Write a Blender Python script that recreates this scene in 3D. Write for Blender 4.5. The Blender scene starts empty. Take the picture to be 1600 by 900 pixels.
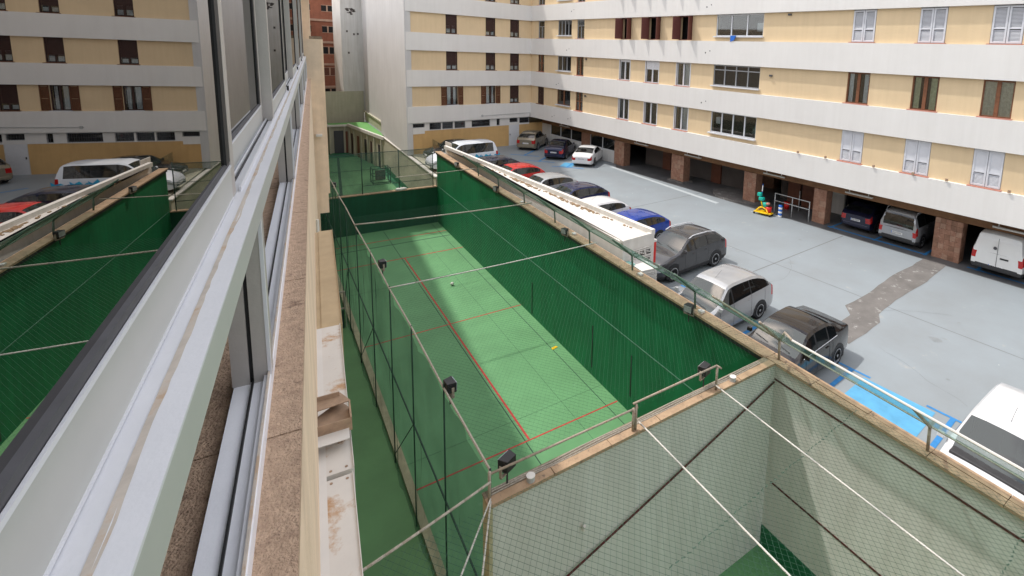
import bpy, math, random
from mathutils import Vector, Matrix
S = bpy.context.scene
C = S.collection
R = math.radians
random.seed(7)

# ------------------------------------------------------------------ camera
cam = bpy.data.cameras.new('camera')
cam.sensor_width = 36.0
cam.lens = 36.0 * 804.6 / 1600.0
cam.shift_x = -(999.9 - 800.0) / 1600.0
cam.shift_y = -(450.0 - 204.4) / 1600.0
cam.clip_start = 0.02
cam.clip_end = 2000
co = bpy.data.objects.new('camera', cam)
C.objects.link(co)
co.matrix_world = Matrix(((0.74224787, 0.06986609, -0.66647343, 0.0),
                          (-0.66888936, 0.13762158, -0.73051167, 0.0),
                          (0.04068313, 0.98801773, 0.14888201, 9.0),
                          (0, 0, 0, 1)))
S.camera = co
cam.dof.use_dof = False

# ------------------------------------------------------------------ light
SUN = Vector((0.26, -0.50, -1.0)).normalized()      # the way the light travels
to = -SUN
elev = math.asin(to.z)
azim = math.atan2(to.x, to.y)
w = bpy.data.worlds.new('World')
S.world = w
w.use_nodes = True
nt = w.node_tree
sky = nt.nodes.new('ShaderNodeTexSky')
sky.sky_type = 'NISHITA'
sky.sun_disc = False
sky.sun_elevation = elev
sky.sun_rotation = azim
sky.air_density = 1.0
sky.dust_density = 3.0
sky.ozone_density = 1.0
bg = nt.nodes['Background']
# broken white cloud over the sky, all round
tc = nt.nodes.new('ShaderNodeTexCoord')
cn = nt.nodes.new('ShaderNodeTexNoise')
cn.inputs['Scale'].default_value = 5.0
cn.inputs['Detail'].default_value = 9
cr = nt.nodes.new('ShaderNodeValToRGB')
cr.color_ramp.elements[0].position = 0.42
cr.color_ramp.elements[1].position = 0.53
mx = nt.nodes.new('ShaderNodeMix')
mx.data_type = 'RGBA'
mx.inputs['B'].default_value = (10.2, 10.1, 10.2, 1)
nt.links.new(tc.outputs['Generated'], cn.inputs['Vector'])
nt.links.new(cn.outputs['Fac'], cr.inputs['Fac'])
nt.links.new(cr.outputs['Color'], mx.inputs['Factor'])
nt.links.new(sky.outputs['Color'], mx.inputs['A'])
nt.links.new(mx.outputs['Result'], bg.inputs['Color'])
bg.inputs['Strength'].default_value = 0.15
sl = bpy.data.lights.new('sun', 'SUN')
sl.energy = 2.7
sl.angle = R(1.6)
sl.color = (1.0, 0.955, 0.89)
so = bpy.data.objects.new('sun', sl)
so.rotation_euler = SUN.to_track_quat('-Z', 'Y').to_euler()
so.location = (0, 0, 60)
C.objects.link(so)
S.view_settings.view_transform = 'Standard'
S.view_settings.look = 'None'
S.view_settings.exposure = 0.34
S.view_settings.gamma = 1.0

# ------------------------------------------------------------------ materials
def newmat(name):
    m = bpy.data.materials.new(name)
    m.use_nodes = True
    return m, m.node_tree, m.node_tree.nodes['Principled BSDF']

def mat(name, col, rough=0.7, var=0.12, scale=3.0, metal=0.0, bump=0.0, bscale=40.0, col2=None, spec=0.4,
        streak=0.0, coat=0.0, tint=None, tint_at=0.62, tint_scale=1.2):
    """paint / stone / plaster: base colour broken up by noise, optional vertical streaks and stains of a second colour"""
    m, t, b = newmat(name)
    N, L = t.nodes, t.links
    geo = N.new('ShaderNodeNewGeometry')
    n = N.new('ShaderNodeTexNoise')
    n.inputs['Scale'].default_value = scale
    n.inputs['Detail'].default_value = 6
    n.inputs['Roughness'].default_value = 0.62
    L.new(geo.outputs['Position'], n.inputs['Vector'])
    r = N.new('ShaderNodeValToRGB')
    r.color_ramp.elements[0].position = 0.3
    r.color_ramp.elements[1].position = 0.7
    c2 = col2 or tuple(c * (1 - var) for c in col)
    r.color_ramp.elements[0].color = (*c2, 1)
    r.color_ramp.elements[1].color = (*[min(1, c * (1 + var * .35)) for c in col], 1)
    L.new(n.outputs['Fac'], r.inputs['Fac'])
    out = r.outputs['Color']
    if streak:
        mp = N.new('ShaderNodeMapping')
        mp.inputs['Scale'].default_value = (3.0, 3.0, 0.22)
        L.new(geo.outputs['Position'], mp.inputs['Vector'])
        sn = N.new('ShaderNodeTexNoise')
        sn.inputs['Scale'].default_value = 1.6
        sn.inputs['Detail'].default_value = 5
        L.new(mp.outputs['Vector'], sn.inputs['Vector'])
        sr = N.new('ShaderNodeValToRGB')
        sr.color_ramp.elements[0].position = 0.35
        sr.color_ramp.elements[1].position = 0.75
        sr.color_ramp.elements[0].color = (1, 1, 1, 1)
        sr.color_ramp.elements[1].color = (1 - streak, 1 - streak * 1.08, 1 - streak * 1.2, 1)
        L.new(sn.outputs['Fac'], sr.inputs['Fac'])
        mm = N.new('ShaderNodeMix')
        mm.data_type = 'RGBA'
        mm.blend_type = 'MULTIPLY'
        mm.inputs['Factor'].default_value = 1
        L.new(out, mm.inputs['A'])
        L.new(sr.outputs['Color'], mm.inputs['B'])
        out = mm.outputs['Result']
    if tint:
        tn = N.new('ShaderNodeTexNoise')
        tn.inputs['Scale'].default_value = tint_scale
        tn.inputs['Detail'].default_value = 8
        tn.inputs['Roughness'].default_value = 0.7
        L.new(geo.outputs['Position'], tn.inputs['Vector'])
        tr = N.new('ShaderNodeValToRGB')
        tr.color_ramp.elements[0].position = tint_at - 0.03
        tr.color_ramp.elements[1].position = tint_at + 0.06
        L.new(tn.outputs['Fac'], tr.inputs['Fac'])
        tm = N.new('ShaderNodeMix')
        tm.data_type = 'RGBA'
        L.new(tr.outputs['Color'], tm.inputs['Factor'])
        L.new(out, tm.inputs['A'])
        tm.inputs['B'].default_value = (*tint, 1)
        out = tm.outputs['Result']
    L.new(out, b.inputs['Base Color'])
    b.inputs['Roughness'].default_value = rough
    b.inputs['Metallic'].default_value = metal
    b.inputs['Specular IOR Level'].default_value = spec
    b.inputs['Coat Weight'].default_value = coat
    b.inputs['Coat Roughness'].default_value = 0.06
    if bump:
        bn = N.new('ShaderNodeTexNoise')
        bn.inputs['Scale'].default_value = bscale
        bn.inputs['Detail'].default_value = 6
        L.new(geo.outputs['Position'], bn.inputs['Vector'])
        bu = N.new('ShaderNodeBump')
        bu.inputs['Strength'].default_value = bump
        bu.inputs['Distance'].default_value = 0.02
        L.new(bn.outputs['Fac'], bu.inputs['Height'])
        L.new(bu.outputs['Normal'], b.inputs['Normal'])
    return m

def glassmat(name, tintc, trans, rough=0.03, dark=(0.02, 0.022, 0.022), gloss=(0.9, 0.9, 0.9), base_ref=0.08, blend=0.28, top=0.95):
    """pane: see-through share `trans`, dark body for the rest, sharp reflection that grows towards grazing"""
    m, t, b = newmat(name)
    N, L = t.nodes, t.links
    N.remove(b)
    o = N['Material Output']
    tr = N.new('ShaderNodeBsdfTransparent')
    tr.inputs['Color'].default_value = (*tintc, 1)
    df = N.new('ShaderNodeBsdfDiffuse')
    df.inputs['Color'].default_value = (*dark, 1)
    m1 = N.new('ShaderNodeMixShader')
    m1.inputs['Fac'].default_value = 1 - trans
    L.new(tr.outputs[0], m1.inputs[1])
    L.new(df.outputs[0], m1.inputs[2])
    gl = N.new('ShaderNodeBsdfGlossy')
    gl.inputs['Color'].default_value = (*gloss, 1)
    gl.inputs['Roughness'].default_value = rough
    lw = N.new('ShaderNodeLayerWeight')
    lw.inputs['Blend'].default_value = blend
    mr = N.new('ShaderNodeMapRange')
    mr.inputs['To Min'].default_value = base_ref
    mr.inputs['To Max'].default_value = top
    L.new(lw.outputs['Fresnel'], mr.inputs['Value'])
    m2 = N.new('ShaderNodeMixShader')
    L.new(mr.outputs[0], m2.inputs['Fac'])
    L.new(m1.outputs[0], m2.inputs[1])
    L.new(gl.outputs[0], m2.inputs[2])
    L.new(m2.outputs[0], o.inputs['Surface'])
    return m

M = {}
M['white_band'] = mat('white_band_paint', (0.70, 0.685, 0.665), 0.75, 0.04, 0.5, streak=0.04, bump=0.15, bscale=18)
M['yellow'] = mat('yellow_wall_paint', (0.685, 0.53, 0.335), 0.8, 0.06, 0.7, streak=0.06, bump=0.15, bscale=18)
M['ochre'] = mat('ochre_wall_paint', (0.60, 0.385, 0.165), 0.8, 0.12, 0.9, streak=0.1, bump=0.1)
M['white_wall'] = mat('white_wall_paint', (0.66, 0.655, 0.64), 0.75, 0.08, 0.6, streak=0.16, bump=0.1,
                      tint=(0.36, 0.34, 0.3), tint_at=0.74, tint_scale=0.7)
M['wing_wall'] = mat('aged_white_wall_paint', (0.56, 0.555, 0.555), 0.8, 0.06, 0.5, streak=0.08, bump=0.1)
M['beige_wall'] = mat('beige_wall_paint', (0.47, 0.45, 0.35), 0.8, 0.1, 1.0, streak=0.12, bump=0.1)
M['cream'] = mat('cream_wall_paint', (0.80, 0.63, 0.47), 0.8, 0.12, 4.0, streak=0.2, bump=0.25, bscale=60)
M['brick'] = mat('red_brick_wall', (0.33, 0.125, 0.075), 0.85, 0.2, 2.0, streak=0.1)
M['brick_band'] = mat('pale_brick_band', (0.5, 0.33, 0.24), 0.85, 0.15, 2.0)
M['lot'] = mat('grey_blue_floor_paint', (0.240, 0.272, 0.296), 0.62, 0.2, 0.45, streak=0.0, bump=0.12, bscale=9, spec=0.35,
               col2=(0.228, 0.250, 0.265), tint=(0.33, 0.33, 0.315), tint_at=0.66, tint_scale=0.9)
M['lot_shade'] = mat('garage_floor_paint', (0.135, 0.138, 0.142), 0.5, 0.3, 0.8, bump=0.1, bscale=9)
M['worn'] = mat('worn_concrete', (0.165, 0.155, 0.148), 0.9, 0.25, 1.2, bump=0.3, bscale=25, tint=(0.32, 0.315, 0.305), tint_at=0.60, tint_scale=2.6)
M['seam'] = mat('floor_joint_filler', (0.17, 0.175, 0.18), 0.8, 0.2, 3)
M['oil'] = mat('faint_oil_stain', (0.235, 0.256, 0.270), 0.5, 0.2, 3)
M['seam_pale'] = mat('pale_floor_paint_strip', (0.46, 0.50, 0.52), 0.6, 0.15, 3)
M['blue_line'] = mat('blue_bay_paint', (0.035, 0.22, 0.52), 0.6, 0.25, 4, tint=(0.2, 0.33, 0.45), tint_at=0.66, tint_scale=3)
M['blue_box'] = mat('light_blue_bay_paint', (0.10, 0.34, 0.56), 0.6, 0.18, 2.0, tint=(0.16, 0.36, 0.5), tint_at=0.63, tint_scale=0.9)
M['court'] = mat('green_court_paint', (0.125, 0.305, 0.135), 0.6, 0.16, 0.7, bump=0.08, bscale=12, spec=0.35,
                 tint=(0.18, 0.36, 0.2), tint_at=0.68, tint_scale=1.6)
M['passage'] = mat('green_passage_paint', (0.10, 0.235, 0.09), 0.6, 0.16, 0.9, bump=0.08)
M['court_dark'] = mat('dark_green_skirting', (0.012, 0.13, 0.055), 0.6, 0.2, 1.5)
M['green_wall'] = mat('green_wall_paint', (0.003, 0.155, 0.055), 0.6, 0.2, 0.8, streak=0.22, bump=0.1)
M['green_wall_shaded'] = mat('shaded_green_wall_paint', (0.004, 0.068, 0.032), 0.6, 0.2, 0.8, streak=0.2)  # darker copy of the green wall, far wall's shade put into the colour
M['pit_wall'] = mat('grey_green_wall_paint', (0.56, 0.565, 0.525), 0.8, 0.07, 0.6, streak=0.14, bump=0.1)
M['red_line'] = mat('red_court_line', (0.50, 0.045, 0.04), 0.6, 0.3, 5)
M['dark_red'] = mat('dark_red_wall_line', (0.085, 0.018, 0.016), 0.7, 0.3, 8)
M['court_seam'] = mat('dark_court_joint', (0.02, 0.06, 0.04), 0.7, 0.3, 5)
M['coping'] = mat('brown_coping_stone', (0.40, 0.275, 0.175), 0.85, 0.3, 4, bump=0.5, bscale=30, tint=(0.16, 0.12, 0.09), tint_at=0.60, tint_scale=5)
M['dirty_edge'] = mat('grimy_render_edge', (0.26, 0.21, 0.15), 0.9, 0.45, 9, bump=0.5, bscale=40)
M['curb'] = mat('beige_curb', (0.42, 0.38, 0.24), 0.85, 0.25, 3)
M['green_roof'] = mat('green_roof_paint', (0.14, 0.36, 0.10), 0.7, 0.18, 1.2)
M['white_roof'] = mat('white_roof_paint', (0.60, 0.565, 0.53), 0.8, 0.1, 1.6, bump=0.2, tint=(0.52, 0.43, 0.34), tint_at=0.67, tint_scale=2.2)
M['white_plaster'] = mat('white_plaster', (0.66, 0.63, 0.59), 0.85, 0.08, 2.5, streak=0.12, bump=0.3, bscale=30)
M['debris'] = mat('rusty_roof_debris', (0.28, 0.19, 0.11), 0.95, 0.4, 20)
M['granite'] = mat('brown_stone_slab', (0.58, 0.41, 0.29), 0.85, 0.5, 32, bump=0.9, bscale=150, col2=(0.44, 0.30, 0.21),
                   tint=(0.26, 0.17, 0.12), tint_at=0.62, tint_scale=11)
M['pillar_stone'] = mat('red_brown_stone_tile', (0.36, 0.20, 0.135), 0.6, 0.35, 5, col2=(0.25, 0.12, 0.08), tint=(0.48, 0.34, 0.26), tint_at=0.62, tint_scale=4)
M['pillar_stone2'] = mat('darker_stone_tile', (0.30, 0.16, 0.105), 0.6, 0.35, 5)
M['pillar_stone3'] = mat('pale_stone_tile', (0.41, 0.25, 0.175), 0.6, 0.3, 5)
M['beam'] = mat('brown_beam_paint', (0.25, 0.13, 0.065), 0.8, 0.2, 1.5, streak=0.15)
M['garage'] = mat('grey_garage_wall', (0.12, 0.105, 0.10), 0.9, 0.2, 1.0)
M['alu'] = mat('silver_aluminium', (0.66, 0.67, 0.71), 0.4, 0.05, 8, metal=0.12, bump=0.05, bscale=120, spec=0.5)
M['alu_low'] = mat('white_aluminium_track', (0.80, 0.81, 0.86), 0.45, 0.05, 8, metal=0.0, bump=0.05, bscale=120)
M['alu_shade'] = mat('anodised_greenish_aluminium', (0.47, 0.48, 0.46), 0.4, 0.04, 6, metal=0.2, spec=0.5)
M['alu_warm'] = mat('weathered_aluminium', (0.45, 0.425, 0.40), 0.45, 0.1, 6, metal=0.3, bump=0.05, bscale=90)
M['rust_sealant'] = mat('rust_stained_sealant', (0.56, 0.50, 0.44), 0.75, 0.25, 18, tint=(0.46, 0.34, 0.245), tint_at=0.54, tint_scale=9)
M['rubber'] = mat('black_rubber_gasket', (0.012, 0.012, 0.013), 0.55, 0.2, 20)
M['gasket_grey'] = mat('dark_grey_gasket', (0.075, 0.075, 0.085), 0.6, 0.2, 20)
M['white_metal'] = mat('white_painted_metal', (0.62, 0.60, 0.57), 0.5, 0.08, 3)
M['canopy_white'] = mat('rust_stained_white_metal', (0.60, 0.57, 0.53), 0.55, 0.1, 3, tint=(0.42, 0.25, 0.13), tint_at=0.56, tint_scale=2.6)
M['canopy_cream'] = mat('cream_painted_metal', (0.47, 0.36, 0.22), 0.7, 0.14, 5, streak=0.1)
M['bracket'] = mat('brown_weathered_bracket', (0.36, 0.25, 0.17), 0.8, 0.3, 14)
M['white_frame'] = mat('white_window_frame', (0.64, 0.65, 0.68), 0.5, 0.05, 5)
M['grey_frame'] = mat('grey_aluminium_window_frame', (0.36, 0.37, 0.39), 0.4, 0.08, 5, metal=0.3)
M['brown_frame'] = mat('brown_wood', (0.21, 0.085, 0.04), 0.6, 0.35, 9)
M['dark_brown'] = mat('dark_brown_blind', (0.045, 0.018, 0.014), 0.6, 0.25, 6)
M['shutter_brown'] = mat('brown_wood_shutter', (0.13, 0.048, 0.02), 0.65, 0.3, 9)
M['shutter_red'] = mat('red_brown_shutter', (0.125, 0.038, 0.03), 0.6, 0.2, 6)
M['louvre_white'] = mat('white_louvre_paint', (0.60, 0.61, 0.65), 0.5, 0.06, 4)
M['sill_pink'] = mat('terracotta_sill', (0.50, 0.22, 0.165), 0.8, 0.2, 6)
M['curtain_white'] = mat('white_curtain', (0.72, 0.73, 0.78), 0.9, 0.2, 9)
M['curtain_green'] = mat('pale_green_curtain', (0.62, 0.62, 0.42), 0.9, 0.25, 9)
M['curtain_beige'] = mat('beige_curtain', (0.66, 0.60, 0.50), 0.9, 0.25, 9)
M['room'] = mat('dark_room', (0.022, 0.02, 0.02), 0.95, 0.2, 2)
M['roller_white'] = mat('white_roller_blind', (0.66, 0.66, 0.68), 0.6, 0.05, 4)
M['pane'] = glassmat('window_pane', (0.9, 0.93, 0.92), 0.92, base_ref=0.05)
M['pane_dark'] = glassmat('dark_window_pane', (0.4, 0.42, 0.42), 0.30, base_ref=0.06)
M['near_glass'] = glassmat('mirror_tinted_pane', (0.3, 0.3, 0.3), 0.02, rough=0.0, dark=(0.012, 0.012, 0.012),
                           gloss=(0.50, 0.49, 0.48), base_ref=0.62)
M['low_glass'] = glassmat('lower_tinted_pane', (0.3, 0.3, 0.3), 0.02, rough=0.02, dark=(0.035, 0.024, 0.02),
                          gloss=(0.72, 0.70, 0.68), base_ref=0.55)
M['rail_glass'] = glassmat('green_safety_glass', (0.66, 0.88, 0.85), 0.62, dark=(0.36, 0.60, 0.56), base_ref=0.06, rough=0.03, blend=0.08, top=0.30)
M['car_glass'] = glassmat('car_window_glass', (0.30, 0.34, 0.34), 0.35, dark=(0.012, 0.014, 0.015), base_ref=0.08, rough=0.0, blend=0.16)
M['car_screen'] = glassmat('car_windscreen_glass', (0.45, 0.62, 0.60), 0.55, dark=(0.02, 0.035, 0.035), base_ref=0.10, rough=0.0, blend=0.16)
M['green_rail'] = mat('green_painted_tube', (0.10, 0.16, 0.12), 0.5, 0.3, 10)
M['rust_pipe'] = mat('rusty_galvanised_tube', (0.36, 0.30, 0.24), 0.6, 0.35, 14, tint=(0.24, 0.12, 0.06), tint_at=0.60, tint_scale=9)
M['rope_white'] = mat('white_rope', (0.60, 0.58, 0.54), 0.9, 0.3, 40)
M['rope_beige'] = mat('grimy_rope', (0.42, 0.38, 0.32), 0.9, 0.4, 30)
M['rope_red'] = mat('dark_red_rope', (0.085, 0.018, 0.016), 0.9, 0.3, 30)
M['net'] = mat('green_net_twine', (0.05, 0.12, 0.085), 0.85, 0.2, 12)
M['post_dark'] = mat('dark_green_steel_post', (0.02, 0.05, 0.04), 0.6, 0.3, 8)
M['black_plastic'] = mat('black_plastic', (0.018, 0.018, 0.02), 0.5, 0.3, 12)
M['bumper'] = mat('grey_black_plastic', (0.035, 0.035, 0.037), 0.6, 0.2, 8)
M['tyre'] = mat('tyre_rubber', (0.02, 0.02, 0.021), 0.8, 0.2, 20)
M['rim'] = mat('alloy_rim', (0.52, 0.53, 0.55), 0.3, 0.05, 10, metal=0.7)
M['plate'] = mat('white_number_plate', (0.72, 0.72, 0.72), 0.5, 0.02, 10)
M['plate_text'] = mat('black_plate_lettering', (0.02, 0.02, 0.02), 0.6, 0.02, 10)
M['tail'] = mat('red_lamp_plastic', (0.42, 0.012, 0.012), 0.2, 0.1, 10, coat=0.6)
M['lamp_clear'] = mat('clear_lamp_plastic', (0.55, 0.56, 0.58), 0.12, 0.15, 20, metal=0.4, coat=0.8)
M['tube_white'] = mat('white_tube_light_housing', (0.66, 0.64, 0.6), 0.5, 0.05, 4)
M['blue_plastic'] = mat('blue_paint', (0.02, 0.14, 0.55), 0.5, 0.1, 8)
M['teal_plastic'] = mat('teal_plastic', (0.01, 0.42, 0.33), 0.4, 0.1, 8)
M['yellow_plastic'] = mat('yellow_plastic', (0.80, 0.50, 0.01), 0.4, 0.1, 8)
M['red_plastic'] = mat('red_plastic', (0.62, 0.025, 0.02), 0.4, 0.1, 8)
M['ground'] = mat('far_ground', (0.17, 0.165, 0.15), 0.9, 0.3, 0.2)
M['grey_rail'] = mat('grey_painted_tube', (0.42, 0.43, 0.43), 0.5, 0.1, 8)
M['decal_blue'] = mat('blue_van_print', (0.02, 0.20, 0.42), 0.4, 0.5, 3, col2=(0.01, 0.42, 0.60))
M['red_door'] = mat('red_brown_door', (0.16, 0.06, 0.035), 0.6, 0.2, 5)

def paint(name, col, metal=0.5, rough=0.22):
    return mat(name, col, rough, 0.03, 4, metal=metal, coat=0.6, spec=0.4)

def shade_net(name, col, alpha):
    m, t, b = newmat(name)
    N, L = t.nodes, t.links
    b.inputs['Base Color'].default_value = (*col, 1)
    b.inputs['Roughness'].default_value = 0.9
    b.inputs['Alpha'].default_value = alpha
    geo = N.new('ShaderNodeNewGeometry')
    n = N.new('ShaderNodeTexNoise')
    n.inputs['Scale'].default_value = 0.8
    L.new(geo.outputs['Position'], n.inputs['Vector'])
    r = N.new('ShaderNodeMapRange')
    r.inputs['From Min'].default_value = 0.3
    r.inputs['From Max'].default_value = 0.7
    r.inputs['To Min'].default_value = alpha - 0.12
    r.inputs['To Max'].default_value = alpha + 0.10
    L.new(n.outputs['Fac'], r.inputs['Value'])
    L.new(r.outputs[0], b.inputs['Alpha'])
    return m
M['shade_cloth'] = shade_net('green_shade_cloth', (0.010, 0.11, 0.075), 0.44)
M['fence_cloth'] = shade_net('fine_green_mesh', (0.06, 0.14, 0.10), 0.24)

# ------------------------------------------------------------------ frames and mesh building
AA, AF = R(5.455), R(9.88)
def W(a, b, c): return (a, b, c)
def FA(o, l, z): return (o * math.cos(AA) + l * math.sin(AA), -o * math.sin(AA) + l * math.cos(AA), z)
def FF(o, l, h): return (o * math.cos(AF) + l * math.sin(AF), -o * math.sin(AF) + l * math.cos(AF), 9.0 - h)
XR, YC = 25.1, 43.0
def FR(a, n, z): return (XR - n, a, z)          # on the right facade: a = y, n = out of the wall
def FC(a, n, z): return (a, YC - n, z)          # on the far facade: a = x
ORG = {}
def root_org(p):
    while p.parent: p = p.parent
    return ORG.get(p.name, (0, 0, 0))

class MB:
    def __init__(s, fr=W): s.v, s.f, s.fr = [], [], fr
    def pt(s, p, fr=None):
        s.v.append((fr or s.fr)(*p)); return len(s.v) - 1
    def poly(s, pts, fr=None):
        s.f.append([s.pt(p, fr) for p in pts]); return s
    def box(s, a0, a1, b0, b1, c0, c1, fr=None):
        i = len(s.v)
        for a in (a0, a1):
            for b in (b0, b1):
                for c in (c0, c1): s.pt((a, b, c), fr)
        for q in ((0, 1, 3, 2), (4, 6, 7, 5), (0, 4, 5, 1), (2, 3, 7, 6), (0, 2, 6, 4), (1, 5, 7, 3)):
            s.f.append([i + k for k in q])
        return s
    def prism(s, poly, c0, c1, fr=None, axis=2):
        """extrude a polygon of (a, b) between c0 and c1 along the third axis (axis says which slot c takes)"""
        def mk(p, c):
            if axis == 2: return (p[0], p[1], c)
            if axis == 1: return (p[0], c, p[1])
            return (c, p[0], p[1])
        n = len(poly); i = len(s.v)
        for p in poly: s.pt(mk(p, c0), fr)
        for p in poly: s.pt(mk(p, c1), fr)
        s.f.append([i + k for k in range(n)]); s.f.append([i + n + k for k in reversed(range(n))])
        for k in range(n):
            s.f.append([i + k, i + (k + 1) % n, i + n + (k + 1) % n, i + n + k])
        return s
    def tube(s, p, q, r, n=8, fr=None, r2=None):
        fr = fr or s.fr
        P, Q = Vector(fr(*p)), Vector(fr(*q))
        d = (Q - P)
        if d.length < 1e-6: return s
        d.normalize()
        u = d.cross(Vector((0, 0, 1)))
        if u.length < 0.01: u = d.cross(Vector((1, 0, 0)))
        u.normalize(); w_ = d.cross(u)
        i = len(s.v)
        for X, rr in ((P, r), (Q, r if r2 is None else r2)):
            for k in range(n):
                a = 2 * math.pi * k / n
                s.v.append(tuple(X + u * math.cos(a) * rr + w_ * math.sin(a) * rr))
        for k in range(n):
            s.f.append([i + k, i + (k + 1) % n, i + n + (k + 1) % n, i + n + k])
        s.f.append([i + k for k in reversed(range(n))]); s.f.append([i + n + k for k in range(n)])
        return s
    def path(s, pts, r, n=8, fr=None):
        for a, b in zip(pts, pts[1:]): s.tube(a, b, r, n, fr)
        return s
    def build(s, name, m, parent=None, smooth=False, bevel=0.0):
        me = bpy.data.meshes.new(name)
        ox = root_org(parent) if parent else (0, 0, 0)
        me.from_pydata([(x - ox[0], y - ox[1], z - ox[2]) for x, y, z in s.v], [], s.f)
        me.materials.append(m)
        o = bpy.data.objects.new(name, me)
        if parent: o.parent = parent
        C.objects.link(o)
        import bmesh
        b = bmesh.new(); b.from_mesh(me)
        bmesh.ops.recalc_face_normals(b, faces=b.faces); b.to_mesh(me); b.free()
        if smooth:
            for p in me.polygons: p.use_smooth = True
        if bevel:
            md = o.modifiers.new('bevel', 'BEVEL'); md.width = bevel; md.segments = 2; md.limit_method = 'ANGLE'
        return o

def tag(o, label, cat, group=None):
    o['label'] = label; o['category'] = cat
    if group: o['group'] = group
    return o
def thing(name, label, cat, loc=(0, 0, 0), group=None):
    o = bpy.data.objects.new(name, None); C.objects.link(o)
    o.empty_display_size = 0.3
    o.location = loc; ORG[o.name] = tuple(loc)
    return tag(o, label, cat, group)
def struct(name, mb, m):
    o = mb.build(name, m); o['kind'] = 'structure'; return o
def stuffpart(o): o['kind'] = 'stuff'; return o
def copy_thing(root, loc, rotz=None, label=None, group=None):
    r = root.copy(); C.objects.link(r); r.location = loc
    if rotz is not None: r.rotation_euler = (0, 0, rotz)
    if label: r['label'] = label
    if group: r['group'] = group
    for ch in list(root.children):
        c = ch.copy(); C.objects.link(c); c.parent = r
        for g in ch.children:
            d = g.copy(); C.objects.link(d); d.parent = c
    return r

# ------------------------------------------------------------------ ground, car park, courts
ZF = -3.22
b = MB(); b.poly([(-400, -400, -3.6), (500, -400, -3.6), (500, 600, -3.6), (-400, 600, -3.6)])
struct('ground', b, M['ground'])
lot_edge = [FA(9.93, l, 0)[:2] for l in (-40, 66)]
b = MB(); b.prism([lot_edge[0], (200, -60), (200, 200), (60, 200), lot_edge[1]], -0.4, 0.0)
struct('car_park', b, M['lot'])
b = MB(); b.prism([(25.55, -30), (34, -30), (34, 43), (26.3, 43), (26.3, 31.6), (25.5, 30.6)], -0.05, 0.004)  # dark floor carried out past the pillars, with the overhang's shade painted in
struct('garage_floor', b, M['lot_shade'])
b = MB(FA)
b.box(2.9, 9.68, -30, 66, ZF - 0.3, ZF)
struct('court_floor', b, M['court'])
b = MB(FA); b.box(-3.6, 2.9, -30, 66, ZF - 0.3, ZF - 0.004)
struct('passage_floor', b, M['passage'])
def sheet(pts, z): b = MB(); b.poly([(x, y, z) for x, y in pts]); return b
# joints and pale strip in the car park
b = MB()
def strip(b, p, q, wd, z, fr=W):
    dx, dy = q[0] - p[0], q[1] - p[1]; L_ = math.hypot(dx, dy); nx, ny = -dy / L_ * wd / 2, dx / L_ * wd / 2
    b.poly([(p[0] + nx, p[1] + ny, z), (p[0] - nx, p[1] - ny, z), (q[0] - nx, q[1] - ny, z), (q[0] + nx, q[1] + ny, z)], fr)
for y in (11.9, 2.15, 21.8, 31.5): strip(b, (14.2, y + .15), (25.4, y - .1), 0.05, 0.004)
for x in (19.2,): strip(b, (x, 2), (x + 0.4, 40), 0.03, 0.004)
struct('floor_joints', b, M['seam'])
b = MB()
rc = random.Random(3)
for (x, y, a, n) in ((16.5, 10.9, .3, 14), (20.5, 5.2, 2.0, 12), (18.4, 15.5, .8, 16), (22.4, 19.0, -.5, 12), (15.2, 3.2, 1.2, 10)):
    for k in range(n):
        a += rc.uniform(-.35, .35); x2, y2 = x + .3 * math.cos(a), y + .3 * math.sin(a)
        strip(b, (x, y), (x2, y2), rc.uniform(.005, .010), 0.0042); x, y = x2, y2
struct('floor_cracks', b, M['seam'])
b = MB()
for k in range(45):
    x, y = rc.uniform(14.6, 25), rc.uniform(-2, 38); r0 = rc.uniform(.015, .055) * (1.5 if k % 17 == 0 else .8)
    b.poly([(x + r0 * rc.uniform(.6, 1.2) * math.cos(t * 1.05), y + r0 * rc.uniform(.6, 1.2) * math.sin(t * 1.05), 0.0047) for t in range(6)])
struct('floor_chips', b, M['seam_pale'])
b = MB()
for k in range(16):
    x, y = rc.uniform(14.8, 24.5), rc.choice([5, 8.2, 11.4, 14.4, 17.4]) + rc.uniform(-1.6, 1.6); r0 = rc.uniform(.05, .2)
    b.poly([(x + r0 * rc.uniform(.6, 1.2) * math.cos(t * .785), y + r0 * rc.uniform(.6, 1.2) * math.sin(t * .785), 0.0044) for t in range(8)])
struct('oil_stains', b, M['oil'])
b = MB(); strip(b, (25.35, 31.0), (24.55, 19.5), 0.30, 0.005)
strip(b, (15.6, 1.9), (22.0, 2.0), 0.22, 0.005)
struct('pale_floor_strip', b, M['seam_pale'])
pa = []
for k in range(19):
    x = 15.6 + k * 0.56; pa.append((x, 6.95 - 0.05 * math.sin(k * .6) - 0.05 * random.random() - (0.25 if k < 5 else 0)))
pb = []
for k in range(19):
    x = 25.9 - k * 0.56; pb.append((x, 8.02 - 0.05 * math.sin(k * .7) - 0.05 * random.random() - (0.5 if k > 14 else 0)))
struct('worn_patch', sheet(pa + pb, 0.006), M['worn'])
b = MB()
for y in (3.27, 5.98, 12.3, 9.2, 15.4, 18.5, 21.6, 24.7, 27.8):
    strip(b, (10.35 + y * .0955, y), (14.35, y), 0.13, 0.008)
    strip(b, (14.35, y - .55), (14.35, y + .65), 0.08, 0.0085)
for y in (13.0, 10.6, 8.2, 6.0):
    strip(b, (26.1, y - .1), (31.0, y - .1), 0.12, 0.008)
strip(b, (26.25, 13.1), (26.25, 8.0), 0.16, 0.0085); strip(b, (26.2, 6.3), (26.2, 1.5), 0.14, 0.0085)
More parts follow.
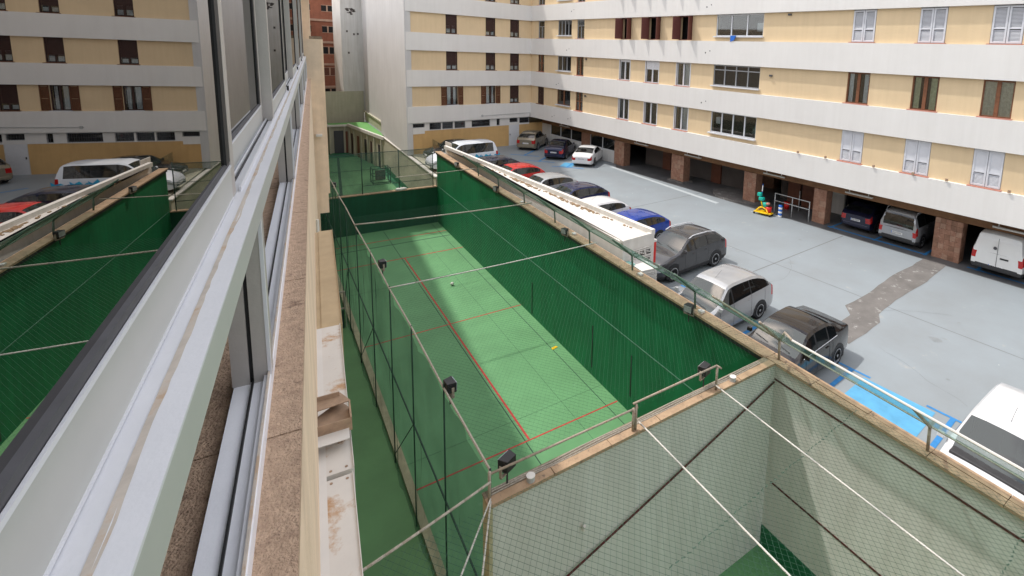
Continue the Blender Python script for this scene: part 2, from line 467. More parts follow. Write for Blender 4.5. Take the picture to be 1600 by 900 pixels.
for cx, cy in ((22.2, 32.6), (21.5, 35.6), (21.7, 38.3)):
    strip(b, (cx, cy), (cx + 3.4, cy + 2.7), 0.16, 0.008); strip(b, (cx - .7, cy + 1.0), (cx + 0.9, cy - 1.0), 0.14, 0.0085)
struct('bay_lines', b, M['blue_line'])
b = MB(); b.poly([(10.7, 3.62, 0.007), (14.22, 3.66, 0.007), (14.22, 5.56, 0.007), (10.9, 5.6, 0.007)])
b.poly([(10.9, 6.25, 0.007), (12.6, 6.25, 0.007), (12.6, 7.5, 0.007), (11.0, 7.5, 0.007)])
b.poly([(22.0, 33.3, .007), (22.6, 32.5, .007), (23.7, 33.4, .007), (23.1, 34.2, .007)])
struct('disabled_bay_marking', b, M['blue_box'])
# court lines and joints
b = MB(FA)
b.box(2.9, 9.66, 13.51, 13.565, ZF, ZF + .004); b.box(2.9, 9.66, 21.82, 21.875, ZF, ZF + .004)
b.box(6.28, 6.35, 13.58, 21.81, ZF, ZF + .004); b.box(6.30, 6.37, 21.89, 30.45, ZF, ZF + .004)
b.box(2.9, 9.66, 30.45, 30.53, ZF, ZF + .004); b.box(2.9, 9.66, 33.9, 33.98, ZF, ZF + .004)
struct('court_lines', b, M['red_line'])
b = MB(FA)
b.box(6.17, 6.20, 7.4, 35.8, ZF, ZF + .0038); b.box(9.2, 9.225, 7.4, 35.8, ZF, ZF + .0038); b.box(8.0, 8.008, 7.4, 33, ZF, ZF + .0038)
b.box(2.9, 9.66, 32.95, 33.03, ZF, ZF + .0036)
for l in (14.6, 27.0): b.box(2.9, 9.66, l, l + .008, ZF, ZF + .0036)
for p, q in (((4.3, 39), (6.6, 62)),): strip(b, p, q, 0.22, ZF + .004, FA)
for l in (43, 49): b.box(3, 9.6, l, l + .06, ZF, ZF + .0036)
struct('court_joints', b, M['court_seam'])
b = MB(FA); b.box(9.2, 9.62, 36.2, 60, ZF, ZF + .005); b.box(4.5, 9.2, 61.5, 64.6, ZF, ZF + .005)
struct('court_border', b, M['court_dark'])

# ---- court walls
def coping(parent, fr, a0, a1, step, f):
    n = max(1, round((a1 - a0) / step)); st = (a1 - a0) / n
    for k in range(n):
        m_ = MB(fr); f(m_, a0 + k * st + .006, a0 + (k + 1) * st - .006, random.uniform(-.006, .006))
        m_.build('coping_stone', M['coping'], parent)
side = thing('court_side_wall', 'long green wall of the ball court with brown coping beside the car park', 'wall', FA(9.68, 20, ZF))
MB(FA).box(9.68, 9.95, 7.06, 35.9, ZF - .2, 1.74).build('wall', M['green_wall'], side)
MB(FA).box(9.62, 9.68, 7.30, 35.9, 1.62, 1.735).build('top_strip', M['black_plastic'], side)
coping(side, FA, 7.3, 36.0, 1.5, lambda m_, a, b_, t: m_.box(9.60, 9.98, a, b_, 1.735, 1.80 + t))
# dark slots high on the wall and thin marks
mm = MB(FA)
for l, z0, z1 in ((15.3, -2.9, -1.2), (12.8, -2.6, -1.1), (20.6, -3.1, -1.6)): mm.box(9.665, 9.68, l, l + .05, z0, z1)
mm.build('wall_strap', M['black_plastic'], side)
mm = MB(FA); mm.box(9.672, 9.68, 7.4, 35.7, -.62, -.585); mm.build('painted_line', mat('pale_wall_line', (0.12, 0.28, 0.2), .7, .4, 6), side)
near = thing('court_near_wall', 'grey green end wall of the ball court under the net and the handrail', 'wall', FA(6, 7.2, ZF))
MB(FA).box(2.66, 9.68, 7.06, 7.30, ZF - .2, 1.74).build('wall', M['pit_wall'], near)
MB(FA).box(2.66, 9.679, 7.30, 7.312, ZF - .2, 1.73).build('green_render', M['green_wall'], near)
MB(FA).box(2.60, 2.66, 7.04, 7.32, ZF - .2, 1.74).build('end_trim', M['curb'], near)
coping(near, FA, 2.58, 9.6, 1.2, lambda m_, a, b_, t: m_.box(a, b_, 7.02, 7.19, 1.74, 1.80 + t))
MB(FA).box(2.6, 9.62, 7.19, 7.36, 1.735, 1.775).build('grimy_ledge', M['dirty_edge'], near)
mb_ = MB(FA)
for k in range(3):
    pts = [(2.7 + j * .55, 7.215 + .045 * k + .012 * math.sin(j * 1.7 + k), 1.80 + .006 * math.sin(j * 2.3)) for j in range(13)]
    mb_.path(pts, .012, 5)
mb_.build('conduit', M['rope_beige'], near)
pit = thing('pit_side_wall', 'grey green wall with dark red lines running to the lower right corner', 'wall', FA(9.68, 0, ZF))
MB(FA).box(9.68, 9.95, -30, 7.06, ZF - .2, 1.74).build('wall', M['pit_wall'], pit)
coping(pit, FA, -4, 7.3, 1.3, lambda m_, a, b_, t: m_.box(9.62, 9.80, a, b_, 1.735, 1.80 + t))
coping(pit, FA, -4, 7.3, 1.3, lambda m_, a, b_, t: m_.box(9.83, 10.0, a, b_, 1.735, 1.795 + t))
MB(FA).box(9.80, 9.83, -4, 7.3, 1.73, 1.77).build('grimy_groove', M['dirty_edge'], pit)
mb_ = MB(FA); mb_.box(9.668, 9.68, -30, 7.05, 1.33, 1.375); mb_.box(9.668, 9.68, -30, 6.9, -1.37, -1.325)
mb_.build('painted_line', M['dark_red'], pit)
MB(FA).box(9.655, 9.68, -30, 7.05, ZF, ZF + .55).build('skirting', M['court_dark'], pit)
far = thing('court_far_wall', 'low shaded green far wall of the ball court topped by brown coping', 'wall', FA(6, 36, ZF))
MB(FA).box(1.0, 9.68, 35.9, 36.15, ZF - .2, -.68).build('wall', M['green_wall_shaded'], far)
coping(far, FA, 1.0, 9.68, 1.4, lambda m_, a, b_, t: m_.box(a, b_, 35.86, 36.19, -.68, -.62 + t))
b2 = thing('back_court_side_wall', 'beige wall with white sloping coping beside the rear green court', 'wall', FA(9.8, 45, ZF))
MB(FA).box(9.62, 9.93, 36.0, 53.7, ZF - .2, -.06).build('wall', M['beige_wall'], b2)
MB(FA).box(9.56, 9.80, 36.0, 53.7, -.06, 0.02).build('coping', M['white_plaster'], b2)
MB(FA).box(9.93, 11.6, 36.2, 56, -.3, 0.03).build('ledge', M['beige_wall'], b2)
MB(FA).box(9.60, 9.62, 36.2, 58, ZF, ZF + .5).build('skirting', M['court_dark'], b2)
par = thing('outer_parapet', 'low white capped parapet between the rear terrace and the car park', 'parapet', FA(11.7, 46, 0))
MB(FA).box(11.55, 11.75, 37, 52, 0.0, .12).build('wall', M['beige_wall'], par)
MB(FA).box(11.5, 11.8, 37, 52, .12, .18).build('coping', M['white_plaster'], par)
MB(FA).box(11.55, 11.62, 51.2, 51.35, .18, 1.25).build('post', M['white_metal'], par)
MB(FA).box(11.5, 11.56, 51.35, 51.5, -.1, 1.35).build('pipe', M['rust_pipe'], par)
mb_ = MB(FA); mb_.box(11.62, 11.635, 37, 51.2, .18, 1.2); stp = mb_.build('glass_screen', M['fence_cloth'], par)
bag = tag(MB(FA).prism([(7.0, 35.9), (7.35, 35.82), (7.75, 35.95), (7.6, 36.2), (7.15, 36.15)], -.63, -.5).build('white_cloth', M['white_plaster'], bevel=.04),
          'white cloth lying on the brown coping of the low green wall', 'cloth')

# ---- left shade fence
POSTS_L = [7.2, 9.75, 12.4, 14.89, 17.8, 20.8, 23.5, 25.5, 28.0, 30.8, 33.4, 35.9]
fl = thing('shade_fence', 'tall green shade cloth fence on dark posts along the court edge', 'fence', FA(2.65, 20, ZF))
MB(FA).box(2.72, 2.92, 7.2, 36, ZF - .1, ZF + .12).build('curb', M['curb'], fl)
cl = MB(FA); nl, nz = 150, 14
for i in range(nl + 1):
    for j in range(nz + 1):
        l = 7.2 + 28.8 * i / nl; z = ZF + (2.22 - ZF) * j / nz
        bay = abs(math.sin((l - 7.2) * math.pi / 2.9)); fold = .035 * math.sin(l * 3.1 + z * 1.3) + .02 * math.sin(l * 7.7 - z * 2.1) + .012 * math.sin(l * 17 + z)
        cl.v.append(FA(2.645 - bay * fold, l, z - (.05 * bay if j == nz else 0)))
for i in range(nl):
    for j in range(nz): a = i * (nz + 1) + j; cl.f.append([a, a + 1, a + nz + 2, a + nz + 1])
cl.build('shade_cloth', M['shade_cloth'], fl, True)
for l in POSTS_L:
    MB(FA).tube((2.68, l, ZF), (2.68, l, 2.3), .018, 8).build('post', M['post_dark'], fl, True)
MB(FA).path([(2.68, l, 2.27 - (0.05 if i % 2 else 0)) for i, l in enumerate(POSTS_L)], .022, 6).build('top_rope', M['rope_beige'], fl)
for z in (-.35,):
    MB(FA).tube((2.68, 7.2, z), (2.68, 36, z), .02, 6).build('mid_rail', M['post_dark'], fl)
mb_ = MB(FA)
for i in range(0, len(POSTS_L) - 1, 2): mb_.tube((2.69, POSTS_L[i], -.3), (2.69, POSTS_L[i + 1], ZF + .3), .014, 5)
mb_.build('brace', M['post_dark'], fl)
ff = thing('far_mesh_fence', 'dark mesh fence with thin posts standing on the low green far wall', 'fence', FA(6, 36, -.6))
for o in (2.9, 5.1, 7.28, 9.43): MB(FA).tube((o, 36.0, -.62), (o, 36.0, 2.1), .028, 8).build('post', M['post_dark'], ff, True)
MB(FA).tube((2.6, 36.0, 2.02), (9.5, 36.0, 2.02), .02, 6).build('top_wire', M['post_dark'], ff)
MB(FA).tube((2.6, 36.0, .95), (9.5, 36.0, .95), .014, 6).build('mid_wire', M['post_dark'], ff)
MB(FA).tube((5.1, 36.0, -.1), (9.43, 36.0, -.1), .02, 6).build('bottom_rail', M['post_dark'], ff)
MB(FA).box(2.6, 9.45, 35.995, 36.0, -.6, 2.02).build('mesh_panel', M['fence_cloth'], ff)

# ---- cranked railing with green glass along the car park edge
RP = [-2.9, 0.35, 3.59, 7.06, 10.05, 13.14, 15.9, 18.72, 21.8, 25.0, 28.0]
for half, rng, lab in ((0, (-2.9, 7.1), 'green glass railing on cranked rusty posts beside the light blue bay'),
                       (1, (7.06, 28.1), 'long green glass railing on cranked posts above the green court wall')):
    rl_ = thing('glass_railing', lab, 'railing', FA(9.8, (rng[0] + rng[1]) / 2, 1.8), 'glass railings on the court side wall')
    pm = M['rust_pipe'] if half == 0 else M['green_rail']
    for l in RP:
        if not (rng[0] - .01 <= l <= rng[1] + .01) or (half == 1 and l < 7.1): continue
        MB(FA).path([(9.80, l, 1.80), (9.76, l, 2.32), (8.95, l, 3.03)], .032, 8).build('post', pm if l < 11 else M['green_rail'], rl_, True)
    L0, L1 = (rng[0], 7.06) if half == 0 else (7.06, 28.0)
    if half == 0:
        MB(FA).tube((9.76, L0, 2.33), (9.76, L1, 2.33), .016, 6).build('lower_rail', M['rope_beige'], rl_)
        MB(FA).tube((8.95, L0, 3.03), (8.95, L1 - .9, 3.03), .024, 6).build('upper_rail', M['white_metal'], rl_)
        MB(FA).path([(9.76, 7.06, 2.33), (9.5, 6.75, 2.75), (8.95, L1 - .9, 3.03)], .03, 8).build('corner_tube', M['rust_pipe'], rl_)
        for i in range(len(RP) - 1):
            if RP[i + 1] > 7.1: break
            MB(FA).poly([(9.76, RP[i] + .03, 2.34), (9.76, RP[i + 1] - .03, 2.34), (8.97, RP[i + 1] - .03, 3.02), (8.97, RP[i] + .03, 3.02)]).build('glass_pane', M['rail_glass'], rl_)
    else:
        MB(FA).tube((9.76, L0, 2.33), (9.76, L1, 2.33), .016, 6).build('lower_rail', M['green_rail'], rl_)
        MB(FA).path([(9.76, 7.06, 2.33), (9.3, 7.9, 2.72), (8.95, 8.6, 3.02)], .028, 8).build('corner_tube', M['rust_pipe'], rl_)
        LL = [x for x in RP if x >= 7.06]
        for i in range(len(LL) - 1):
            MB(FA).poly([(9.76, LL[i] + .03, 2.34), (9.76, LL[i + 1] - .03, 2.34), (8.97, LL[i + 1] - .03, 3.02), (8.97, LL[i] + .03, 3.02)]).build('glass_pane', M['rail_glass'], rl_)
        MB(FA).tube((8.97, L0 + 1.5, 3.02), (8.97, L1, 3.02), .010, 6).build('upper_rail', M['green_rail'], rl_)
# cables laid along the coping outside
cbl = MB(FA)
for o, z in ((10.02, 1.72), (10.06, 1.70), (10.10, 1.66)):
    cbl.path([(o + .012 * math.sin(l * 1.7), l, z) for l in [7.3 + .9 * k for k in range(32)]], .018, 5)
tag(cbl.build('cable_bundle', M['post_dark']), 'dark cables clipped along the outside of the long brown coping', 'cables')

# ---- handrail on the near wall
hr = thing('handrail', 'rusty tubular handrail on top of the grey end wall', 'handrail', FA(5, 7.1, 1.8))
for o, z in ((2.63, 2.34), (5.52, 2.34), (5.46, 2.28), (7.70, 2.33)):
    MB(FA).tube((o, 7.10, 1.8), (o, 7.10, z), .026, 8).build('post', M['rust_pipe'], hr, True)
MB(FA).path([(2.63, 7.10, 2.30), (5.56, 7.10, 2.26)], .02, 8).build('rail', M['rust_pipe'], hr, True)
MB(FA).path([(5.46, 7.12, 2.36), (7.70, 7.12, 2.36), (7.78, 7.05, 2.30)], .022, 8).build('rail', M['rust_pipe'], hr, True)

# ---- overhead ropes
def rope(name, label, p, q, r, m_, sag=0.0, grp=None, n=10, cat='rope'):
    pts = []
    for k in range(n + 1):
        t = k / n; pts.append(tuple(p[i] + (q[i] - p[i]) * t - (sag * 4 * t * (1 - t) if i == 2 else 0) for i in range(3)))
    return tag(MB(FA).path(pts, r, 6).build(name, m_, smooth=True), label, cat, grp)
rope('cross_cable', 'pale twin cable across the court nearest the handrail', (2.65, 14.85, 2.27), (9.5, 14.9, 2.25), .018, M['rope_white'], .04, 'cables strung across the court', cat='cable')
rope('cross_cable', 'pale cable across the court in front of the dark far wall', (2.65, 20.95, 2.27), (9.6, 20.6, 2.2), .028, M['rope_beige'], .05, 'cables strung across the court', cat='cable')
rope('cross_cable', 'farthest pale cable crossing above the far green wall corner', (5.5, 28.0, 2.2), (9.6, 28.0, 2.25), .02, M['rope_beige'], .02, 'cables strung across the court', cat='cable')
rope('net_rope', 'white rope running down right from the handrail\'s right end over the net', (7.66, 7.1, 1.93), (7.5, -6, 1.90), .016, M['rope_white'], .0, 'white ropes over the net')
rope('net_rope', 'white rope from the middle handrail post down over the net', (5.6, 7.1, 1.93), (5.46, -6, 1.9), .016, M['rope_white'], .0, 'white ropes over the net')
rope('edge_rope', 'frayed white rope from the handrail corner towards the window facade', (2.63, 7.05, 2.2), (.35, 6.5, 2.25), .02, M['rope_beige'], .02)
rope('guy_rope', 'left of two ropes hanging from the handrail corner', (2.63, 7.05, 1.9), (1.55, 5.9, 1.55), .014, M['rope_white'], .0, 'guy ropes at the handrail corner')
rope('guy_rope', 'right of two ropes hanging from the handrail corner', (2.63, 7.05, 1.85), (1.98, 5.8, 1.45), .014, M['rope_white'], .0, 'guy ropes at the handrail corner')
rope('red_rope', 'dark red rope slanting across the grey end wall from its top corner', (9.64, 7.02, 1.30), (3.2, 7.0, -.66), .022, M['rope_red'], .03)

# ---- nets
def net(name, label, o0, o1, l0, l1, z, step, th, m_, zfun=None):
    b = MB(FA); Lo, Ll = o1 - o0, l1 - l0
    n = int((Lo + Ll * .72) / step)
    for sgn in (1, -1):
        for k in range(-int(Ll * .72 / step) - 1, int(Lo / step) + 2):
            # strand o = start + sgn-run ; slope .72 in o per unit l makes slightly stretched diamonds
            s0 = o0 + k * step if sgn > 0 else o1 - k * step
            a, c = (s0, l0), (s0 + sgn * .72 * Ll, l1)
            # clip in o
            t0, t1 = 0.0, 1.0
            d = c[0] - a[0]
            for lim, up in ((o0, False), (o1, True)):
                t = (lim - a[0]) / d
                if (d > 0) != up: t0 = max(t0, t)
                else: t1 = min(t1, t)
            if t1 - t0 < 1e-4: continue
            p = (a[0] + d * t0, a[1] + (c[1] - a[1]) * t0); q = (a[0] + d * t1, a[1] + (c[1] - a[1]) * t1)
            b.tube((p[0], p[1], z), (q[0], q[1], z), th, 3)
    o = b.build(name, m_); tag(o, label, 'net'); return o
net('pit_net', 'green twine net stretched over the grey walled pit', 1.0, 9.6, -7, 6.9, 1.93, .105, .0023, M['net'])
net('court_net', 'fine green twine net stretched over the green ball court', 2.68, 9.3, 7.1, 22, 2.25, .105, .0013, M['net'])
sb = MB(FA)
for (o0_, l0_), (o1_, l1_) in (((9.55, 4.9), (4.2, 4.55)), ((9.55, 1.9), (5.0, 1.6))):
    n = 46
    for k in range(n):
        t = k / n; t2 = t + .55 / n
        sb.tube((o0_ + (o1_ - o0_) * t, l0_ + (l1_ - l0_) * t + .02 * math.sin(k), 1.91), (o0_ + (o1_ - o0_) * t2, l0_ + (l1_ - l0_) * t2, 1.925), .010, 4)
tag(sb.build('net_seam', M['green_rail']), 'stitched dark green seams crossing the net over the pit', 'net seam')

# ---- floodlights
def floodlight():
    r = thing('floodlight', 'x', 'floodlight', (0, 0, 0), 'floodlights around the ball court')
    hb = MB().prism([(-.17, -.10), (.17, -.10), (.13, .12), (-.13, .12)], .10, .36, axis=2).build('housing', M['black_plastic'], r, bevel=.012)
    for k in range(5): MB().box(-.15, .15, -.115 + .0, .10, .13 + k * .045, .14 + k * .045).build('cooling_fin', M['bumper'], hb)
    MB().box(-.15, .15, -.116, -.098, .12, .34).build('lens', M['lamp_clear'], r)
    br = MB(); br.box(-.2, -.18, -.03, .03, .0, .26); br.box(.18, .2, -.03, .03, .0, .26); br.box(-.2, .2, -.03, .03, -.01, .015)
    br.build('bracket', M['rust_pipe'], r)
    MB().tube((0, 0, -.28), (0, 0, 0), .02, 6).build('stem', M['bumper'], r)
    return r
fl0 = floodlight(); fl0.scale = (.82, .82, .82)
spots = [((2.86, 16.89, 2.0), 90, 'black floodlight on the left fence just beyond the nearest cable'),
         ((2.80, 9.74, 2.05), 90, 'black floodlight hanging on the left fence rope nearest the camera'),
         ((3.0, 7.28, 2.02), 200, 'black floodlight at the handrail corner on the grey end wall'),
         ((7.55, 7.34, 2.02), 190, 'black floodlight under the handrail near its right end'),
         ((9.52, 10.0, 1.72), -80, 'black floodlight on the green side wall nearest the corner'),
         ((9.52, 17.35, 1.72), -80, 'black floodlight on the green side wall near the end of the white roof'),
         ((9.52, 24.65, 1.72), -80, 'small black floodlight halfway along the green side wall'),
         ((9.52, 31.0, 1.72), -80, 'farthest black floodlight on the green side wall'),
         ((2.9, 29.5, 1.6), 90, 'dim black floodlight on the left fence before the dark far wall')]
for i, (p, a, lab) in enumerate(spots):
    if i == 0: fl0.location = FA(*p); fl0.rotation_euler = (0, 0, R(a)); fl0['label'] = lab
    else: copy_thing(fl0, FA(*p), R(a), lab)
for i, (p, lab) in enumerate((((3.35, 7.12, 1.84), 'grey junction box beside the corner floodlight'), ((8.25, 7.12, 1.84), 'grey junction box at the right end of the handrail'))):
    r_ = thing('junction_box', lab, 'junction box', FA(*p), 'junction boxes on the end wall')
    x, y, z = p
    MB(FA).tube((x, y, z - .05), (x, y, z + .05), .07, 12).build('body', M['grey_rail'], r_)
    MB(FA).tube((x, y, z + .05), (x, y, z + .062), .076, 12).build('lid', M['white_metal'], r_)
for l in (9.7, 12.6, 17.0, 22):
    tag(MB(FA).box(9.72, 9.86, l, l + .16, 1.80, 1.87).build('cable_clamp', M['white_metal'], bevel=.01), {9.7: 'white cable clamp on the brown coping right beside the nearest side wall floodlight', 12.6: 'white cable clamp on the brown coping opposite the air conditioner', 17.0: 'white cable clamp on the brown coping by the second side wall floodlight', 22: 'farthest white cable clamp on the long brown coping'}[l], 'clamp', 'white cable clamps on the coping')
tag(MB(FA).tube((4.35, 7.0, .35), (4.36, 6.99, .44), .035, 8).build('paper_scrap', M['white_plaster']), 'small white paper scrap caught on the net before the grey wall', 'paper scrap')
import bmesh
def ball(name, p, r, m_, label, cat):
    me = bpy.data.meshes.new(name); bm = bmesh.new(); bmesh.ops.create_uvsphere(bm, u_segments=14, v_segments=9, radius=r); bm.to_mesh(me); bm.free()
    for q in me.polygons: q.use_smooth = True
    me.materials.append(m_); o = bpy.data.objects.new(name, me); o.location = p; C.objects.link(o); return tag(o, label, cat)
ball('white_ball', FA(7.55, 25.6, ZF + .09), .09, M['white_plaster'], 'small white ball lying on the sunlit court floor', 'ball')

#--CARPARK--
# ================================================================== L-shaped apartment building
bld = thing('apartment_building', 'large L-shaped cream and white apartment block over an open garage', 'building', (25, 43, 0))
YM = [(12.88, 14.5), (9.93, 11.53), (6.93, 8.51), (3.97, 5.61)]       # cream strips between white bands, per storey
def leaf_frame(b, fr, a0, a1, z0, z1, t=.06, n0=-.12, n1=-.05):
    b.box(a0, a1, n0, n1, z0, z0 + t, fr); b.box(a0, a1, n0, n1, z1 - t, z1, fr)
    b.box(a0, a0 + t, n0, n1, z0 + t, z1 - t, fr); b.box(a1 - t, a1, n0, n1, z0 + t, z1 - t, fr)
def pane(fr, a0, a1, z0, z1, par, m='pane', n=-.085):
    MB(fr).box(a0, a1, n - .006, n, z0, z1).build('pane', M[m], par)
def curtain(fr, a0, a1, z0, z1, par, m):
    b = MB(fr); k = max(3, int((a1 - a0) / .07)); pts = []
    for i in range(k + 1): pts.append((a0 + (a1 - a0) * i / k, -.10 - .02 * (i % 2)))
    for p, q in zip(pts, pts[1:]): b.poly([(p[0], p[1], z0), (q[0], q[1], z0), (q[0], q[1], z1), (p[0], p[1], z1)])
    b.build('curtain', M[m], par)
def sill(fr, a0, a1, z, par, m='sill_pink'):
    MB(fr).box(a0 - .06, a1 + .06, -.10, .19, z - .07, z).build('sill', M[m], par)
def louvres(b, fr, a0, a1, z0, z1, n=-.02, pitch=.052):
    k = int((z1 - z0) / pitch)
    for i in range(k):
        z = z0 + (i + .5) * pitch
        b.poly([(a0, n + .012, z - .022), (a1, n + .012, z - .022), (a1, n - .02, z + .022), (a0, n - .02, z + .022)], fr)
def window(fr, a0, a1, z0, z1, kind, par, sd=1):
    """one window: its frame is a part of the building, panes, curtains, shutters and sill are sub-parts"""
    a0, a1 = min(a0, a1), max(a0, a1); w_ = a1 - a0; mid = (a0 + a1) / 2
    fm = {'alu': 'grey_frame', 'whi': 'white_frame', 'lou': 'louvre_white', 'bro': 'brown_frame', 'shu': 'shutter_red', 'clo': 'dark_brown', 'cbr': 'dark_brown'}[kind[:3]]
    b = MB(fr); t = .055
    leaf_frame(b, fr, a0, a1, z0, z1, t)
    cells = []
    if kind == 'alu_transom':
        zt_ = z0 + (z1 - z0) * .68; b.box(a0, a1, -.11, -.05, zt_ - .025, zt_ + .025)
        b.box(mid - .02, mid + .02, -.11, -.05, z0, zt_); cells = [(a0, mid, z0, zt_), (mid, a1, z0, zt_), (a0, a1, zt_, z1)]
    elif kind in ('alu4', 'alu3', 'whi3', 'whi4', 'alu4t'):
        k = int(kind[3]); zt_ = z1
        if kind.endswith('t'):
            zt_ = z0 + (z1 - z0) * .76; b.box(a0, a1, -.11, -.05, zt_ - .03, zt_ + .03)
        for i in range(1, k): x = a0 + w_ * i / k; b.box(x - .035, x + .035, -.12, -.045, z0, z1)
        for i in range(k):
            cells.append((a0 + w_ * i / k, a0 + w_ * (i + 1) / k, z0, zt_))
            if zt_ < z1: cells.append((a0 + w_ * i / k, a0 + w_ * (i + 1) / k, zt_, z1))
    elif kind in ('whi2', 'whi_roller', 'whi_half', 'bro2', 'bro2w', 'bro2b', 'bro2t', 'bro3'):
        tk = .05 if kind[:3] == 'whi' else .075
        b.box(mid - tk, mid + tk, -.12, -.04, z0, z1); cells = [(a0, mid, z0, z1), (mid, a1, z0, z1)]
        if kind == 'bro2t': b.box(a0, a1, -.12, -.045, z0 + .75, z0 + .83)
    f = b.build('window', M[fm], par)
    for (c0, c1, d0, d1) in cells:
        pane(fr, c0 + .03, c1 - .03, d0 + .04, d1 - .04, f, 'pane_dark' if kind in ('alu4', 'alu3', 'alu4t', 'bro3') else 'pane')
    if kind == 'bro2': [curtain(fr, c, d, z0 + .05, z1 - .05, f, 'curtain_green') for c, d in ((a0 + .10, mid - .20), (mid + .22, a1 - .10))]
    if kind == 'bro2w': [curtain(fr, c, d, z0 + .05, z1 - .05, f, 'curtain_white') for c, d in ((a0 + .09, mid - .26), (mid + .26, a1 - .09))]
    if kind == 'bro2t': [curtain(fr, c, d, z0 + .05, z1 - .05, f, 'curtain_white') for c, d in ((a0 + .1, mid - .1), (mid + .1, a1 - .1))]
    if kind == 'bro2b': curtain(fr, a0 + .05, a1 - .05, z0 + .05, z1 - .05, f, 'curtain_beige')
    if kind == 'alu_transom': curtain(fr, a0 + .05, mid + .15, z0 + .05, z1 - .6, f, 'curtain_white')
    if kind == 'whi2': curtain(fr, a0 + .08, mid - .1, z0 + .05, z1 - .05, f, 'curtain_white')
    if kind == 'whi3': MB(fr).box(a0 + .12, a0 + .6, -.3, -.26, z0 + .3, z1 - .5).build('curtain', M['curtain_white'], f)
    if kind == 'whi4':
        ball_ = MB(fr); ball_.box(a1 - .62, a1 - .3, -.45, -.2, z0 + .55, z0 + .95); ball_.build('curtain', M['curtain_white'], f)
    if kind in ('whi_roller', 'whi_half'):
        d = .22 if kind == 'whi_roller' else .62
        r_ = MB(fr); k = int(d / .045)
        for i in range(k): r_.box(a0 + .03, a1 - .03, -.045, -.028 + .006 * (i % 2), z1 - (i + 1) * .045, z1 - i * .045 - .004)
        r_.build('roller_blind', M['roller_white'], f)
        MB(fr).box(a0 - .07, a1 + .07, -.05, .02, z1 - .05, z1).build('blind_box', M['white_frame'], f)
    if kind in ('whi_roller', 'whi_half', 'whi2'):
        s_ = MB(fr)
        for x in (a0 - .07, a1): s_.box(x, x + .07, -.04, .015, z0, z1)
        s_.build('surround', M['white_frame'], f)
    if kind == 'lou' or kind == 'lou_low':
        for (c0, c1) in ((a0 + .02, mid - .01), (mid + .01, a1 - .02)):
            l_ = MB(fr); leaf_frame(l_, fr, c0, c1, z0 + .02, z1 - .02, .07, -.03, .02)
            zm = z0 + .62; l_.box(c0 + .07, c1 - .07, -.025, .015, zm - .03, zm + .03)
            louvres(l_, fr, c0 + .07, c1 - .07, z0 + .09, zm - .03)
            if kind == 'lou' : louvres(l_, fr, c0 + .07, c1 - .07, zm + .03, z1 - .09)
            else: l_.box(c0 + .07, c1 - .07, -.02, -.005, zm + .03, z1 - .09)
            l_.build('louvre_shutter', M['louvre_white'], f)
    if kind == 'shu':           # red-brown leaves standing open, a pale panel on one leaf
        for x, s_ in ((a1, 1), (a0, -1)):
            l_ = MB(fr); y_ = x - s_ * .1
            l_.prism([(y_, -.05), (y_ + s_ * .05, -.05), (y_ + s_ * .22, .5), (y_ + s_ * .17, .5)], z0 + .03, z1 - .03)
            sh = l_.build('shutter', M['shutter_red'], f)
        MB(fr).box(a0 + .1, mid - .15, -.16, -.14, z0 + .1, z1 - .1).build('curtain', M['shutter_red'], f)
        if sd == 2: MB(fr).prism([(a1 + .00, .08), (a1 + .012, .08), (a1 + .105, .40), (a1 + .093, .40)], z0 + .14, z0 + .72).build('pale_panel', M['curtain_beige'], f)
    if kind == 'clo':           # brown closed blind, white light showing low down
        r_ = MB(fr); lo = z0 + (.0 if sd == 0 else .42)
        k = int((z1 - lo) / .06)
        for i in range(k): r_.box(a0 + .04, a1 - .04, -.085, -.07 + .008 * (i % 2), lo + i * .06, lo + i * .06 + .054)
        r_.build('roller_blind', M['dark_brown'], f)
        if sd:
            pane(fr, a0 + .05, mid - .04, z0 + .05, lo, f); pane(fr, mid + .04, a1 - .05, z0 + .05, lo, f)
            MB(fr).box(mid - .04, mid + .04, -.11, -.05, z0, lo).build('mullion', M['dark_brown'], f)
            for c0, c1 in ((a0 + .09, mid - .08), (mid + .08, a1 - .12)): MB(fr).box(c0, c1, -.14, -.13, z0 + .09, z0 + .09 + .3 * sd).build('curtain', M['curtain_white'], f)
    if kind == 'cbr':           # open brown wood shutters flat on the wall, curtained window between
        b_ = MB(fr); b_.box(mid - .05, mid + .05, -.12, -.04, z0, z1); b_.build('mullion', M['dark_brown'], f)
        pane(fr, a0 + .05, mid - .05, z0 + .05, z1 - .05, f); pane(fr, mid + .05, a1 - .05, z0 + .05, z1 - .05, f)
        for c, d in ((a0 + .08, mid - .12), (mid + .12, a1 - .16)): curtain(fr, c, d, z0 + .06, z1 - .06, f, 'curtain_white')
        for c0, c1 in ((a0 - .46, a0 - .02), (a1 + .02, a1 + .46)):
            l_ = MB(fr); leaf_frame(l_, fr, c0, c1, z0, z1, .06, .01, .05); l_.box(c0, c1, .015, .045, (z0 + z1) / 2 - .03, (z0 + z1) / 2 + .03)
            louvres(l_, fr, c0 + .06, c1 - .06, z0 + .06, (z0 + z1) / 2 - .03, .035); louvres(l_, fr, c0 + .06, c1 - .06, (z0 + z1) / 2 + .03, z1 - .06, .035)
            l_.build('shutter', M['shutter_brown'], f)
    if kind in ('alu_transom', 'bro2', 'bro2w', 'bro2t', 'bro2b', 'whi2', 'whi_roller', 'whi_half', 'lou', 'lou_low', 'clo'):
        sill(fr, a0, a1, z0, f, 'sill_pink' if kind != 'clo' else 'brown_frame')
    elif kind != 'shu': sill(fr, a0, a1, z0, f, 'white_frame')
    return f

